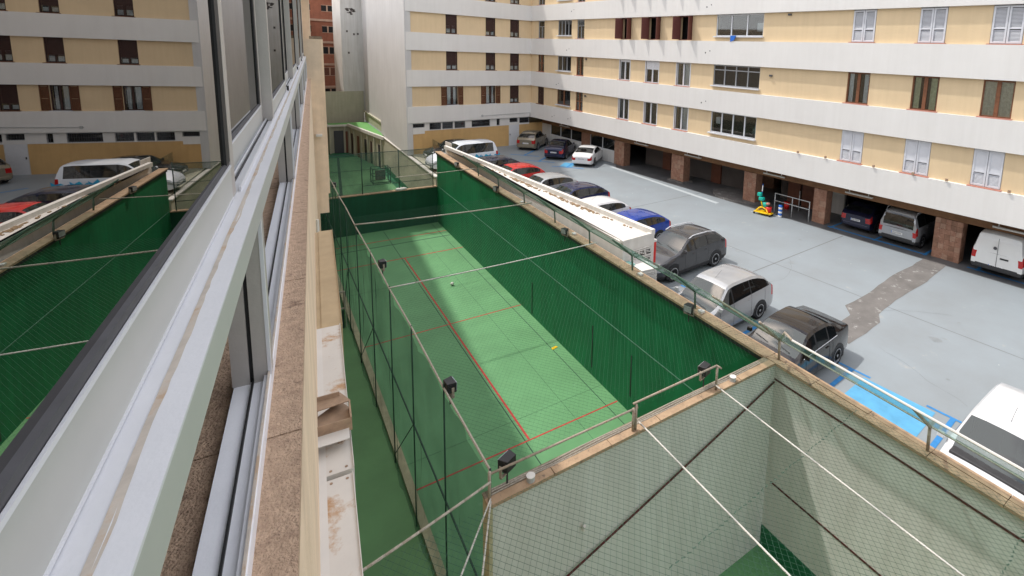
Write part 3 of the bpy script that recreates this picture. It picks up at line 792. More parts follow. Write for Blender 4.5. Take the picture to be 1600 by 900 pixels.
colR = {'A': (40.75, 41.8), 'B': (36.5, 38.55), 'C': (34.7, 35.7), 'D': (28.9, 30.05), 'E': (25.85, 27.15), 'F': (22.9, 24.1),
        'G': (17.47, 20.93), 'H': (11.12, 12.25), 'I': (8.05, 9.17), 'J': (5.26, 6.38), 'K': (2.2, 3.3), 'L': (-1.2, -.1)}
kinds = [dict(A='alu_transom', B='alu3', C='alu_transom', D='shu', E='shu', F='shu', G='whi3', H='lou', I='lou', J='lou', K='lou', L='bro2'),
         dict(A='alu_transom', B='alu4', C='alu_transom', D='shu', E='shu', F='shu', G='whi3', H='lou', I='lou', J='lou', K='lou', L='bro2'),
         dict(A='bro2t', B='alu3', C='bro2w', D='whi_roller', E='whi_half', F='whi2', G='alu4t', H='bro2w', I='bro2', J='bro2b', K='bro2', L='whi2'),
         dict(A='clo', B='bro3', C='bro2t', D='whi2', E='whi2', F='whi2', G='whi4', H='lou_low', I='lou_low', J='lou_low', K='lou_low', L='lou')]
def facade(fr, amin, amax, cols, kinds, rev):
    wl = MB(fr)
    for fi, (z0, z1) in enumerate(YM):
        cs = sorted(cols.items(), key=lambda kv: kv[1][0]); x = amin
        for k, (c0, c1) in cs:
            low = z0 + (.30 if k in 'BG' and rev else .04)
            wl.box(x, c0, -.35, 0, z0, z1); wl.box(c0, c1, -.35, 0, z0, low)
            x = c1
        wl.box(x, amax, -.35, 0, z0, z1)
        for k, (c0, c1) in cs:
            low = z0 + (.30 if k in 'BG' and rev else .04)
            kd = kinds[fi][k]; sd = 1
            if kd == 'shu' and k == 'F': sd = 2
            if kd == 'clo': sd = {0: 1.4, 1: 2, 2: .8}.get(('xyz'.find(k) + fi) % 3, 1) if not rev else 0
            window(fr, c0, c1, low, z1 - .02, kd, bld, sd)
    wl.build('wall', M['yellow'], bld)
facade(FR, -20, YC, colR, kinds, True)
colC = {'x': (17.04, 18.0), 'y': (20.55, 21.46), 'z': (22.9, 23.8)}
kc = [dict(x='clo', y='clo', z='clo')] * 3 + [dict(x='cbr', y='cbr', z='clo')]
facade(FC, 13.77, XR, colC, kc, False)
# dark rooms behind the window openings
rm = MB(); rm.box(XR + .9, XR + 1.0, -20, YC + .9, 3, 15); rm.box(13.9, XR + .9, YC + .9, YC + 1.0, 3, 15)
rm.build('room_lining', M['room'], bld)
# white bands (parapet strips between storeys), storeys above
for z0, z1 in ((2.645, 3.97), (5.61, 6.93), (8.51, 9.93), (11.53, 12.88), (14.5, 15.9)):
    bb = MB(FR); bb.box(-20, YC - .2, -.35, .2, z0, z1); bb.build('white_band', M['white_band'], bld)
    bb = MB(FC); bb.box(13.77, XR - .2, -.35, .2, z0, z1); bb.build('white_band', M['white_band'], bld)
    MB().box(XR - .201, XR + .3, YC - .201, YC + .3, z0, z1).build('white_band', M['white_band'], bld)
up = MB(); up.box(XR, XR + 12, -20, YC + 12, 15.9, 18.2); up.box(15.3, XR, YC + .4, YC + 8, 15.9, 18.2); up.box(15.3, XR + 12, YC + 2, YC + 8, -.2, 15.9)
up.box(XR + 3, XR + 12, -20, YC + 2, 2.9, 15.9)
up.build('upper_storeys', M['yellow'], bld)
# soffit and garage
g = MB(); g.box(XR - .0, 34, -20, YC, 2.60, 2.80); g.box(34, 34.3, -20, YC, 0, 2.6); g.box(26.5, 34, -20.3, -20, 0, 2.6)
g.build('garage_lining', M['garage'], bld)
MB().box(26.32, 26.62, -20, YC - .01, 1.96, 2.60).build('beam', M['beam'], bld)
pil = [(35.2, 36.4), (30.6, 31.8), (24.1, 25.3), (18.0, 18.9), (13.35, 14.1), (6.7, 7.85), (.2, 1.1), (-6.5, -5.4)]
for y0, y1 in pil:
    p = MB().box(26.3, 26.95, y0, y1, 0, 1.955).build('pillar', M['pillar_stone2'], bld)
    if y1 < 33 and y0 > 0:
        big = abs(y0 - 6.7) < .1
        ts = .24 if big else .32
        nz = int(1.94 / ts); ny = max(2, round((y1 - y0) / ts))
        for i in range(nz):
            for j in range(ny):
                hz = 1.94 / nz; wy = (y1 - y0) / ny
                t = random.uniform(0, .008)
                MB().box(26.285 - t, 26.3, y0 + j * wy + .004, y0 + (j + 1) * wy - .004, .01 + i * hz, .01 + (i + 1) * hz - .007).build('stone_tile', M[random.choice(['pillar_stone', 'pillar_stone', 'pillar_stone3', 'pillar_stone2']) if big else random.choice(['pillar_stone', 'pillar_stone', 'pillar_stone3'])], p)
        if big:
            for i in range(nz):
                for j in range(2):
                    MB().box(26.3 + j * .325, 26.3 + (j + 1) * .325 - .006, y0 - .012, y0, .01 + i * 1.94 / nz, .01 + (i + 1) * 1.94 / nz - .007).build('stone_tile', M[random.choice(['pillar_stone2', 'pillar_stone'])], p)
# glazed ground-floor walls near the corner
MB().box(26.36, 26.6, 41.5, YC, 0, 1.96).build('white_column', M['white_wall'], bld)
MB().box(26.36, 26.6, 36.4, 41.5, 0, 1.02).build('sill_wall', M['white_wall'], bld)
MB().box(26.36, 26.6, 31.8, 35.2, 0, .98).build('sill_wall', M['white_wall'], bld)
for y0, y1, z0 in ((36.4, 41.5, 1.02), (31.8, 35.2, .98)):
    f = MB(); k = 3 if y1 - y0 > 4 else 2
    for i in range(k + 1): yy = y0 + (y1 - y0) * i / k; f.box(26.38, 26.44, yy - .035, yy + .035, z0, 1.95)
    f.box(26.38, 26.44, y0, y1, z0, z0 + .05)
    fo = f.build('shop_window', M['white_frame'], bld)
    for i in range(k): MB().box(26.41, 26.42, y0 + (y1 - y0) * i / k + .04, y0 + (y1 - y0) * (i + 1) / k - .04, z0 + .05, 1.95).build('pane', M['pane_dark'], fo)
# things seen inside the garage: doors, inner walls
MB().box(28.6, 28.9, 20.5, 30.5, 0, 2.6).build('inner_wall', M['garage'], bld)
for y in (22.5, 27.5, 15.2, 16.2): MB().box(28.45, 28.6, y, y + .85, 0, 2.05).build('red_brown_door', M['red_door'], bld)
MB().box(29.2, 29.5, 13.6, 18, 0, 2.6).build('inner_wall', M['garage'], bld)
MB().prism([(27.0 + 1.5 * math.cos(k * math.pi / 9), 19.6 + 2.0 * math.sin(k * math.pi / 9)) for k in range(18)], 0, .12).build('kerbed_island', M['worn'], bld)
MB().box(26.1, 27.15, 23.95, 25.45, 0, .12).build('plinth', M['worn'], bld)
for yy in (25.6, 19.5): MB().box(30.6, 31.4, yy, yy + 1.1, 0, 2.6).build('pillar', M['pillar_stone2'], bld)
MB().box(28.9, 29.1, 13.55, 14.3, 0.0, 1.95).build('notice_panel', M['white_wall'], bld)
# tube lights under the beam
for y0, y1 in ((38.1, 39.6), (27.7, 29.2), (22.4, 23.9), (15.95, 17.4), (10.8, 12.25), (4.1, 5.55), (-2, -.5)):
    t = MB().box(26.08, 26.2, y0, y1, 2.12, 2.2).build('tube_light', M['tube_white'], bld, bevel=.01)
    MB().box(26.12, 26.16, y0 + .2, y0 + .24, 2.2, 2.6).build('hanger', M['tube_white'], t); MB().box(26.12, 26.16, y1 - .24, y1 - .2, 2.2, 2.6).build('hanger', M['tube_white'], t)
# spots and little fittings on the bands
for y, z in ((21.5, 9.2), (21.6, 12.0), (36.9, 9.0), (36.3, 12.2), (21.6, 6.05), (38.4, 6.0), (39, 3.1), (36.5, 3.2)):
    q = MB(FR); q.tube((y, .2, z), (y, .206, z), .05, 8); q.tube((y - .35, .2, z + .12), (y - .35, .204, z + .12), .04, 8); q.build('wall_vent', M['gasket_grey'], bld)
for y in (14.5, 10.4, 8.6, 7.2, 4.9, 12.9): MB(FR).box(y - .05, y + .05, .2, .27, 4.0, 4.12).build('wall_fitting', M['bracket'], bld)
for y, z in ((34.3, 8.4), (34.3, 5.4), (16.7, 8.1), (15.8, 11.45)): MB(FR).box(y - .08, y + .08, 0, .12, z - .1, z).build('wall_lamp', M['gasket_grey'], bld)
# far facade ground storey
gf = MB(FC); gf.box(13.77, 22.8, -.3, -.02, -.1, 1.93); gf.box(23.86, 26.4, -.3, -.02, -.1, 2.02)
gf.build('ground_wall', M['ochre'], bld)
gw = MB(FC)
segs = [(14.08, 15.17, 2.22, 2.56), (15.56, 16.54, 1.97, 2.56), (16.62, 17.56, 1.97, 2.56), (17.67, 18.63, 1.97, 2.56), (19.21, 20.95, 1.97, 2.58), (21.57, 21.89, 1.97, 2.58), (22.86, 23.70, 2.17, 2.58), (23.87, 24.92, 2.05, 2.58)]
x = 13.77
for a0, a1, z0, z1 in segs:
    if a0 > x: gw.box(x, a0, -.3, .005, 1.93 if a0 > 15.3 else 1.7, 2.645)
    gw.box(a0, a1, -.3, .005, 1.93 if a0 > 15.3 else 1.7, z0); gw.box(a0, a1, -.3, .005, z1, 2.645)
    x = a1
gw.box(x, 25.1, -.3, .005, 2.58, 2.645)
gw.build('basement_strip', M['white_band'], bld)
for a0, a1, z0, z1 in segs:
    b = MB(FC); leaf_frame(b, FC, a0, a1, z0, z1, .035, -.12, -.04)
    f = b.build('basement_window', M['grey_frame'], bld)
    MB(FC).box(a0, a1, -.16, -.15, z0, z1).build('pane', M['pane_dark'], f)
    gb = MB(FC); k = int((a1 - a0) / .11)
    for i in range(1, k): gb.box(a0 + (a1 - a0) * i / k - .009, a0 + (a1 - a0) * i / k + .009, -.03, -.012, z0, z1)
    gb.box(a0, a1, -.032, -.01, (z0 + z1) / 2 - .01, (z0 + z1) / 2 + .01)
    gb.build('grille', M['gasket_grey'], f)
MB(FC).box(13.77, 25, -.34, -.3, 1.7, 2.645).build('lining', M['room'], bld)
d = MB(FC).box(22.84, 23.82, -.06, -.01, 0, 2.13).build('white_door', M['white_frame'], bld)
MB(FC).box(22.89, 22.93, -.01, .05, .98, 1.12).build('handle', M['gasket_grey'], d)
MB(FC).box(22.8, 22.84, -.1, .0, 0, 2.15).build('door_jamb', M['white_wall'], bld); MB(FC).box(23.82, 23.86, -.1, .0, 0, 2.15).build('door_jamb', M['white_wall'], bld)
pp = MB(FC); pp.path([(20.19, .23, 2.97), (24.85, .23, 3.03), (24.85, .23, 2.66)], .022, 6); pp.tube((20.1, .2, 2.97), (20.1, .26, 2.97), .1, 8)
pp.build('conduit', M['grey_rail'], bld)
# hanging clothes in the open kitchen window
MB(FR).prism([(19.25, 10.5), (18.75, 10.5), (18.9, 11.15), (19.1, 11.15)], -.3, -.22, axis=1).build('dark_garment', M['room'], bld)
jk = tag(MB(FR).prism([(19.35, 9.98), (19.6, 9.9), (19.62, 10.26), (19.2, 10.26)], .18, .23, axis=1).build('blue_cloth', M['blue_plastic']), 'small blue cloth hanging from the sill of the open three pane window', 'cloth')

# ================================================================== white side building, low court building, brick building
ws = thing('white_side_building', 'tall blank white building beyond the rear green court', 'building', FA(12, 50, 0))
B_ = FA(9.75, 55.6, 0); t = MB(); t.prism([(13.70, 42.78), (14.2, 42.9), (14.7, 44.5), (19, 54), (19, B_[1]), (B_[0], B_[1])], .05, 26); t.build('near_wing', M['wing_wall'], ws)
t = MB(FA); t.prism([(10.1, 55.6), (22, 55.6), (22, 82), (10.1, 66.8)], 1.0, 26); t.build('rear_wing', M['wing_wall'], ws)
t = MB(); t.box(14.40, 17.2, 66.2, 70, 1.0, 26); t.build('end_block', M['white_wall'], ws)
MB(FA).box(10.02, 10.12, 55.6, 66.8, .0, 1.0).build('plinth', M['beige_wall'], ws)
MB(FA).box(9.9, 10.14, 55.6, 66.8, 1.0, 1.14).build('ledge', M['beige_wall'], ws)
MB().box(15.5, 15.95, 66.13, 66.2, 2.0, 2.6).build('vent_window', M['room'], ws)
MB(FA).box(9.86, 9.90, 55.2, 55.6, 2.6, 3.8).build('small_window', M['gasket_grey'], ws)
sm = MB()
for i in range(26):
    a, c = random.uniform(15.0, 16.0), random.uniform(12.05, 12.75)
    if (a - 15.5) ** 2 / .25 + (c - 12.4) ** 2 / .12 < 1.1:
        k = 7; r0 = random.uniform(.05, .14)
        sm.prism([(a + r0 * 1.6 * math.cos(2 * math.pi * j / k) * random.uniform(.6, 1), c + r0 * math.sin(2 * math.pi * j / k) * random.uniform(.5, 1)) for j in range(k)], 66.185, 66.199 - random.uniform(0, .008), axis=1)
for a, c in ((14.9, 10.0), (15.6, 9.7), (16.0, 9.75), (15.0, 7.6)): sm.box(a, a + .18, 66.18, 66.2, c, c + .22)
sm.build('flaked_plaster', M['garage'], ws)
bw = tag(MB().box(4, 16.4, 66.0, 66.2, -3.3, 3.34).build('boundary_wall', M['beige_wall']), 'plain greenish beige boundary wall behind the low building', 'wall')
lb = thing('low_service_building', 'low cream changing block with a bright green flat roof', 'building', FA(9, 60, ZF))
poly = [(9.64, 53.6), (12.2, 53.6), (12.2, 65.5), (6.1, 65.5), (6.1, 64.4), (7.95, 64.2)]
MB(FA).prism(poly, ZF, -.25).build('wall', M['beige_wall'], lb)
MB(FA).prism([(9.5, 53.6), (12.2, 53.6), (12.2, 65.6), (5.9, 65.6), (5.9, 64.1), (7.8, 63.9)], -.25, -.06).build('roof_slab', M['white_plaster'], lb)
MB(FA).prism([(9.7, 53.7), (12.1, 53.7), (12.1, 65.4), (6.1, 65.4), (6.1, 64.4), (8.0, 64.15)], -.06, -.03).build('roof', M['green_roof'], lb)
strip_ = MB(FA); strip_.prism([(9.5, 53.6), (9.72, 53.6), (8.0, 64.05), (7.8, 63.9)], -.055, .05); strip_.build('roof_edge', M['white_plaster'], lb)
def onface(t0, t1, z0, z1, dep):      # along the slanted court front
    ax_, ay_, bx_, by_ = 9.64, 53.6, 7.95, 64.2
    L_ = math.hypot(bx_ - ax_, by_ - ay_); ux, uy = (bx_ - ax_) / L_, (by_ - ay_) / L_; nx, ny = -uy, ux
    P = lambda t, d_: (ax_ + ux * t + nx * d_, ay_ + uy * t + ny * d_)
    b = MB(FA); b.prism([P(t0, -.02), P(t1, -.02), P(t1, dep), P(t0, dep)], z0, z1); return b
for t0, t1, m_ in ((1.2, 1.7, 'room'), (3.4, 3.9, 'dark_brown'), (4.9, 5.6, 'room'), (7.2, 7.9, 'red_door'), (9.3, 9.8, 'dark_brown')):
    onface(t0, t1, ZF, ZF + 2.3, .03).build('door', M[m_], lb)
for t0 in (.6, 2.5, 4.4, 6.4, 8.6, 10.2): onface(t0, t0 + .22, ZF, -.26, .12).build('pilaster', M['beige_wall'], lb)
MB(FA).box(6.55, 7.45, 64.15, 64.25, ZF, ZF + 2.5).build('door', M['gasket_grey'], lb)
MB(FA).box(7.6, 7.85, 64.0, 64.2, ZF, ZF + 2.4).build('door', M['red_door'], lb)
for o in (6.1, 7.48, 7.86): MB(FA).box(o, o + .14, 64.0, 64.15, ZF, -.25).build('pilaster', M['beige_wall'], lb)
kb = thing('brick_building', 'distant red brick apartment block with pale floor bands', 'building', (15, 80, 0))
MB().box(9, 19, 78, 86, -3, 25).build('wall', M['brick'], kb)
for z in (11.55, 8.75, 5.9, 2.95, 14.4): MB().box(8.9, 19, 77.85, 78.02, z - .14, z + .14).build('floor_band', M['brick_band'], kb)
for z0, z1 in ((12.65, 13.5), (9.95, 10.85), (7.2, 8.2), (4.4, 5.5), (2.0, 2.75)):
    for x0, x1 in ((14.8, 16.1), (12.4, 13.6)):
        f = MB(); f.box(x0, x1, 77.96, 78.0, z0, z0 + .06); f.box(x0, x1, 77.96, 78.0, z1 - .06, z1); f.box((x0 + x1) / 2 - .08, (x0 + x1) / 2 + .08, 77.95, 78, z0, z1)
        fo = f.build('window', M['brick_band'], kb)
        MB().box(x0, x1, 77.985, 77.995, z0, z1).build('pane', M['red_door'] if abs(z0 - 4.4) < .1 else M['room'], fo)
# football goal on the rear court
gl = thing('small_goal', 'dark metal goal frame with net on the rear green court', 'goal', FA(8.4, 49, ZF))
for o in (7.7, 9.1):
    for l in (48.4, 49.5): MB(FA).tube((o, l, ZF), (o, l, ZF + 1.35), .035, 6).build('post', M['post_dark'], gl)
b = MB(FA)
for z in (ZF + .12, ZF + .75, ZF + 1.35):
    for l in (48.4, 49.5): b.tube((7.7, l, z), (9.1, l, z), .028, 6)
    for o in (7.7, 9.1): b.tube((o, 48.4, z), (o, 49.5, z), .028, 6)
b.build('crossbar', M['post_dark'], gl)
MB(FA).box(8.0, 8.8, 49.0, 49.1, ZF + .25, ZF + 1.1).build('backboard', M['garage'], gl)
# railing gate in the passage
gt = thing('passage_gate', 'metal frame gate with green ribbed panel in the narrow passage', 'gate', FA(2.2, 23.8, ZF))
MB(FA).path([(2.55, 24.0, ZF), (2.55, 24.0, -1.6), (.7, 24.0, -1.6)], .035, 6).build('frame', M['rope_beige'], gt)
MB(FA).tube((2.55, 24.0, -2.35), (.7, 24.0, -2.35), .03, 6).build('rail', M['rope_beige'], gt)
MB(FA).tube((2.35, 24.0, ZF), (2.35, 24.0, -1.6), .03, 6).build('upright', M['green_rail'], gt)
b = MB(FA)
for k in range(14): b.box(.8 + k * .125, .8 + k * .125 + .07, 23.9, 23.94, ZF, -2.4)
b.build('ribbed_panel', M['post_dark'], gt)
MB(FA).box(.7, 2.55, 23.94, 23.96, ZF, -2.4).build('back_panel', M['passage'], gt)

# ================================================================== store room, AC unit, fire cabinet
st = thing('store_room', 'long narrow white store with stained flat roof and pierced blocks', 'outbuilding', (12.5, 20, 0))
y0 = 13.45
def wx(y, off=10.02): # x of the court wall's outer face line at world y
    return (off + y * math.sin(AA)) / math.cos(AA)
yend = 33.6
foot = [(wx(y0, 10.35), y0), (13.24, y0), (13.24, yend), (wx(yend, 10.3), yend)]
MB().prism(foot, -.05, 2.18).build('wall', M['white_plaster'], st)
MB().prism([(foot[0][0] + .1, y0 + .16), (13.1, y0 + .16), (13.1, yend), (foot[3][0] + .02, yend)], 2.18, 2.21).build('roof', M['white_roof'], st)
MB().box(13.08, 13.26, y0 - .01, yend, 2.18, 2.40).build('parapet', M['white_plaster'], st)
MB().box(foot[0][0] - .02, 13.08, y0 - .01, y0 + .16, 2.18, 2.27).build('parapet', M['white_plaster'], st)
db = MB()
for i in range(170):
    y = random.choice([random.uniform(16.5, 20.5), random.uniform(21.5, 24), random.uniform(14.2, 31)]); x = 13.0 - abs(random.gauss(0, .09)); s_ = random.uniform(.02, .075)
    db.prism([(x - s_, y - s_ * 1.6), (x + s_ * .6, y - s_), (x + s_ * .4, y + s_ * 1.9), (x - s_ * .8, y + s_)], 2.211, 2.225 + random.uniform(0, .02))
stuffpart(db.build('roof_debris', M['debris'], st))
MB().box(foot[3][0], 13.6, yend, yend + 1.0, -.05, 2.5).build('end_block', M['white_plaster'], st)
MB().box(12.16, 13.05, y0 - .019, y0 - .005, .80, 1.75).build('vent_recess', M['room'], st)
for i in range(3):
    for j in range(3):
        x0, z0 = 12.15 + i * .31, .80 + j * .335
        b = MB(); t_ = .035; w_ = .27
        yy0, yy1 = y0 - .06, y0 - .02
        b.box(x0, x0 + w_, yy0, yy1, z0, z0 + t_); b.box(x0, x0 + w_, yy0, yy1, z0 + w_ - t_, z0 + w_)
        b.box(x0, x0 + t_, yy0, yy1, z0 + t_, z0 + w_ * .45); b.box(x0 + w_ - t_, x0 + w_, yy0, yy1, z0 + w_ * .55, z0 + w_ - t_)
        b.box(x0 + t_, x0 + w_ * .62, yy0, yy1, z0 + w_ * .55, z0 + w_ * .55 + t_); b.box(x0 + w_ * .4, x0 + w_, yy0, yy1, z0 + w_ * .36, z0 + w_ * .36 + t_)
        b.box(x0 + w_ * .46, x0 + w_ * .46 + t_, yy0, yy1, z0 + w_ * .36, z0 + w_ * .72)
        b.build('pierced_block', M['white_plaster'], st)
gr = MB()
for i in range(4): gr.box(12.15 + i * .31 - .03, 12.15 + i * .31, y0 - .058, y0 - .02, .78, 1.80)
for j in range(4): gr.box(12.12, 13.08, y0 - .057, y0 - .02, .765 + j * .335, .80 + j * .335)
gr.build('block_surround', M['white_plaster'], st)
fc = thing('fire_cabinet', 'narrow red cabinet on the corner of the white store', 'cabinet', (13.3, 13.7, 1.1))
MB().box(13.24, 13.42, 13.5, 13.95, .85, 1.85).build('body', M['red_plastic'], fc, bevel=.015)
MB().box(13.25, 13.44, 13.49, 13.96, 1.85, 1.93).build('top', M['white_metal'], fc)
ac = thing('air_conditioner', 'white outdoor air conditioner with louvred side beside the brown coping', 'air conditioner', (12.3, 13.0, 0))
P0, P1 = (12.02, 12.95), (12.72, 12.88)
MB().prism([(11.77, 12.5), (12.40, 12.40), (12.53, 13.38), (11.92, 13.42)], .15, 1.42).build('casing', M['white_metal'], ac)
MB().prism([(11.74, 12.47), (12.43, 12.36), (12.56, 13.40), (11.89, 13.44)], 1.42, 1.45).build('lid', M['white_metal'], ac)
b = MB()
for i in range(19):
    z = .2 + i * .062; b.prism([(11.80, 12.475), (12.38, 12.385), (12.38, 12.35), (11.80, 12.44)], z, z + .028)
b.build('louvre', M['white_metal'], ac)
MB().box(11.4, 11.9, 13.0, 13.35, 1.1, 1.5).build('pipe_cover', M['rail_glass'], ac)
# ================================================================== near facade with its run of windows
nf = thing('window_facade', 'near cream facade seen along its aluminium windows and brown stone sill', 'building', FF(-.3, 2, 1.0))
ob = lambda name, b, m_, par=nf, **k: b.build(name, M[m_], par, **k)
# wall body below and above the window band (band ends at l = 16.6)
b = MB(FF); b.box(-9, -.079, -6, 16.9, 1.09, 13.0); ob('wall', b, 'cream')
b = MB(FF); b.box(-9, -.10, -6, 23, -2.9, -1.35); ob('upper_wall', b, 'cream')
b = MB(FF); b.box(-9, -.22, 16.75, 78, -2.9, 13.0); ob('wall', b, 'cream')
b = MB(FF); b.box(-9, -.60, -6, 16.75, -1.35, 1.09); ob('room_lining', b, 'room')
b = MB(FF); b.box(-.25, -.03, 19.0, 30, -2.35, 13.0); ob('rear_pier', b, 'cream')
b = MB(FF); b.box(-.24, .255, 16.9, 18.3, -.02, 4.36); ob('pier', b, 'cream')
b = MB(FF); b.box(-.24, .21, 16.8, 16.9, -.02, 4.9); ob('pier_face', b, 'cream')
b = MB(FF); b.box(-.02, .13, 16.68, 16.80, 2.6, 2.66); ob('grey_ledge', b, 'white_metal')
b = MB(FF); b.box(-.06, .24, 16.95, 18.3, -.10, -.02); ob('pier_cap', b, 'dirty_edge')
# stone sill in slabs
n = 16
for k in range(n):
    l0 = -.6 + k * 1.08
    b = MB(FF); b.box(-.62, -.072, l0 + .003, l0 + 1.077, 1.062, 1.10); ob('stone_slab', b, 'granite')
# lower windows
b = MB(FF)
b.box(-.242, -.150, -1, 16.6, 1.03, 1.063); ob('bottom_track', b, 'alu_low')
b = MB(FF); b.box(-.168, -.150, -1, 16.6, 1.012, 1.03); ob('track_rib', b, 'alu_low')
b = MB(FF); b.box(-.1985, -.1935, -1, 16.6, 1.020, 1.0299); ob('track_slot', b, 'rubber')
b = MB(FF); b.box(-.158, -.153, -1, 16.6, 1.0005, 1.012); ob('sealant_line', b, 'rust_sealant')
LP = [-.85, 1.80, 4.43, 7.1, 9.85, 12.6, 15.2, 16.55]
for l in LP:
    b = MB(FF); b.box(-.245, -.203, l, l + .075, .52, 1.03); b.box(-.193, -.150, l, l + .075, .52, 1.03); po = ob('post', b, 'alu_warm')
    b = MB(FF); b.box(-.203, -.193, l + .01, l + .07, .52, 1.03); ob('gasket', b, 'rubber', po)
    b = MB(FF); b.box(-.158, -.1495, l - .002, l + .02, .52, 1.03); ob('edge_bead', b, 'alu', po)
for i in range(3, len(LP) - 1):
    b = MB(FF); b.box(-.262, -.256, LP[i] + .07, LP[i + 1], .55, 1.028); ob('lower_pane', b, 'low_glass')
# transom between lower and upper windows
b = MB(FF); b.box(-.30, -.148, -1, 16.6, .452, .520); ob('transom', b, 'alu_shade')
b = MB(FF); b.box(-.1765, -.1475, -1, 16.6, .4465, .4519); ob('transom_top', b, 'alu')
b = MB(FF)
rs = random.Random(5)
lo_, hi_ = [], []
wob = 0
for k in range(260):
    l = -.6 + k * .03 if k < 200 else 5.4 + (k - 200) * .19
    wob = .7 * wob + rs.uniform(-.0012, .0012)
    lo_.append((-.1835 + wob * .3, l)); hi_.append((-.1745 + wob * 1.3 + .0012 * math.sin(l * 9), l))
for a, c, d, e in zip(lo_, lo_[1:], hi_[1:], hi_): b.poly([(a[0], a[1], .4472), (c[0], c[1], .4472), (d[0], d[1], .4462), (e[0], e[1], .4462)])
ob('sealant', b, 'rust_sealant')
b = MB(FF); b.box(-.30, -.183, -1, 16.6, .4485, .4525); ob('inner_ledge', b, 'alu')
b = MB(FF); b.box(-.200, -.196, 1.86, 16.6, .434, .4486); ob('outer_rib', b, 'alu')
b = MB(FF); b.box(-.232, -.228, 1.86, 16.6, .434, .4486); ob('track_rib', b, 'alu')
b = MB(FF); b.box(-.226, -.222, 1.86, 16.6, .442, .4488); ob('track_slot', b, 'rubber')
# first sliding sash (outer track), mirror pane
def sash(l0, l1, oo, lab_m='alu_shade', gk='rubber', stile0=True, wide=.085, glass='near_glass', htop=-1.6):
    b = MB(FF); b.box(oo - .03, oo, l0, l1, .356, .446); s_ = ob('sash_rail', b, lab_m)
    b = MB(FF); b.box(oo - .002, oo + .0015, l0, l1, .3505, .357); ob('rail_bead', b, 'alu', s_)
    b = MB(FF); b.box(oo - .002, oo + .0015, l0, l1, .4415, .447); ob('rail_bead', b, 'alu', s_)
    b = MB(FF); b.box(oo - .030, oo, l1, l1 + wide, htop, .446); ob('stile', b, 'alu_warm', s_)
    if stile0:
        b = MB(FF); b.box(oo - .030, oo, l0 - wide, l0, htop, .446); ob('stile', b, 'alu_warm', s_)
    sk = .0042 * (l1 - l0)
    b = MB(FF); b.prism([(oo - .003, l0), (oo - .003, l1), (oo - .016, l1), (oo - .016 - sk, l0)], .3385, .3515); ob('gasket', b, 'gasket_grey', s_)
    b = MB(FF); b.box(oo - .024, oo - .0005, l1 - .062, l1, htop, .3405); ob('gasket', b, 'rubber', s_)
    if stile0:
        b = MB(FF); b.box(oo - .024, oo - .004, l0, l0 + .03, htop, .3405); ob('gasket', b, 'rubber', s_)
    b = MB(FF); sk = .0042 * (l1 - l0)
    b.poly([(oo - .0065 - sk, l0 + .0, .3405), (oo - .0065, l1 - .058, .3405), (oo - .0065, l1 - .058, htop), (oo - .0065 - sk, l0, htop)]); ob('mirror_pane', b, glass, s_)
    return s_
sash(-.9, 1.775, -.2055, stile0=False, wide=.065)
sash(1.9, 3.34, -.242, wide=.05, stile0=False)
def upost(l):
    b = MB(FF); b.box(-.272, -.199, l, l + .07, -1.35, .4478); ob('mullion_post', b, 'alu_warm')
    b = MB(FF); b.box(-.268, -.25, l + .0705, l + .075, -1.35, .4478); ob('post_bead', b, 'alu')
upost(3.44)
sash(3.6, 5.3, -.2055, wide=.06, stile0=False); sash(5.4, 6.95, -.242, wide=.05, stile0=False); upost(7.1)
sash(7.25, 9.0, -.2055, wide=.06, stile0=False); sash(9.1, 10.7, -.242, wide=.05, stile0=False); upost(10.85)
sash(11.0, 12.6, -.2055, wide=.06, stile0=False); sash(12.7, 14.2, -.242, wide=.05, stile0=False); upost(14.35)
sash(14.5, 16.4, -.2055, wide=.06, stile0=False); upost(16.6)
for l in (5.36, 9.06, 12.66, 16.46):
    b = MB(FF); b.box(-.2, -.185, l - .03, l + .03, .40, .44); ob('roller_guide', b, 'black_plastic')
# canopy boxes below (shutter housings of the storey beneath)
def canopy(l0, l1, m_, o1, h):
    b = MB(FF); b.box(-.042, o1 - .004, l0, l1, h, h + .35); c = ob('canopy_box', b, m_)
    b = MB(FF); b.box(o1 - .004, o1, l0, l1, h - .012, h + .36); ob('edge_flange', b, 'white_metal' if m_ != 'canopy_cream' else m_, c)
    return c
c1 = canopy(5.02, 7.8, 'canopy_cream', .118, 2.52)
c2 = canopy(3.16, 5.0, 'canopy_white', .100, 2.50)
c3 = canopy(.4, 3.12, 'canopy_white', .092, 2.50)
for l in (3.09, 3.19):
    for o in (-.02, .06):
        b = MB(FF); b.tube((o, l, 2.497), (o, l, 2.50), .008, 8); ob('screw', b, 'bracket', c3)
for o, l in ((.03, 3.42), (.045, 3.42)):
    b = MB(FF); b.tube((o, l, 2.497), (o, l, 2.50), .007, 8); ob('screw', b, 'bracket', c2)
b = MB(FF); b.box(-.079, -.042, .4, 5.0, 2.50, 2.56); ob('white_flashing', b, 'white_metal')
b = MB(FF); b.box(-.079, -.042, 5.0, 7.8, 2.53, 2.56); ob('cream_flashing', b, 'canopy_cream')
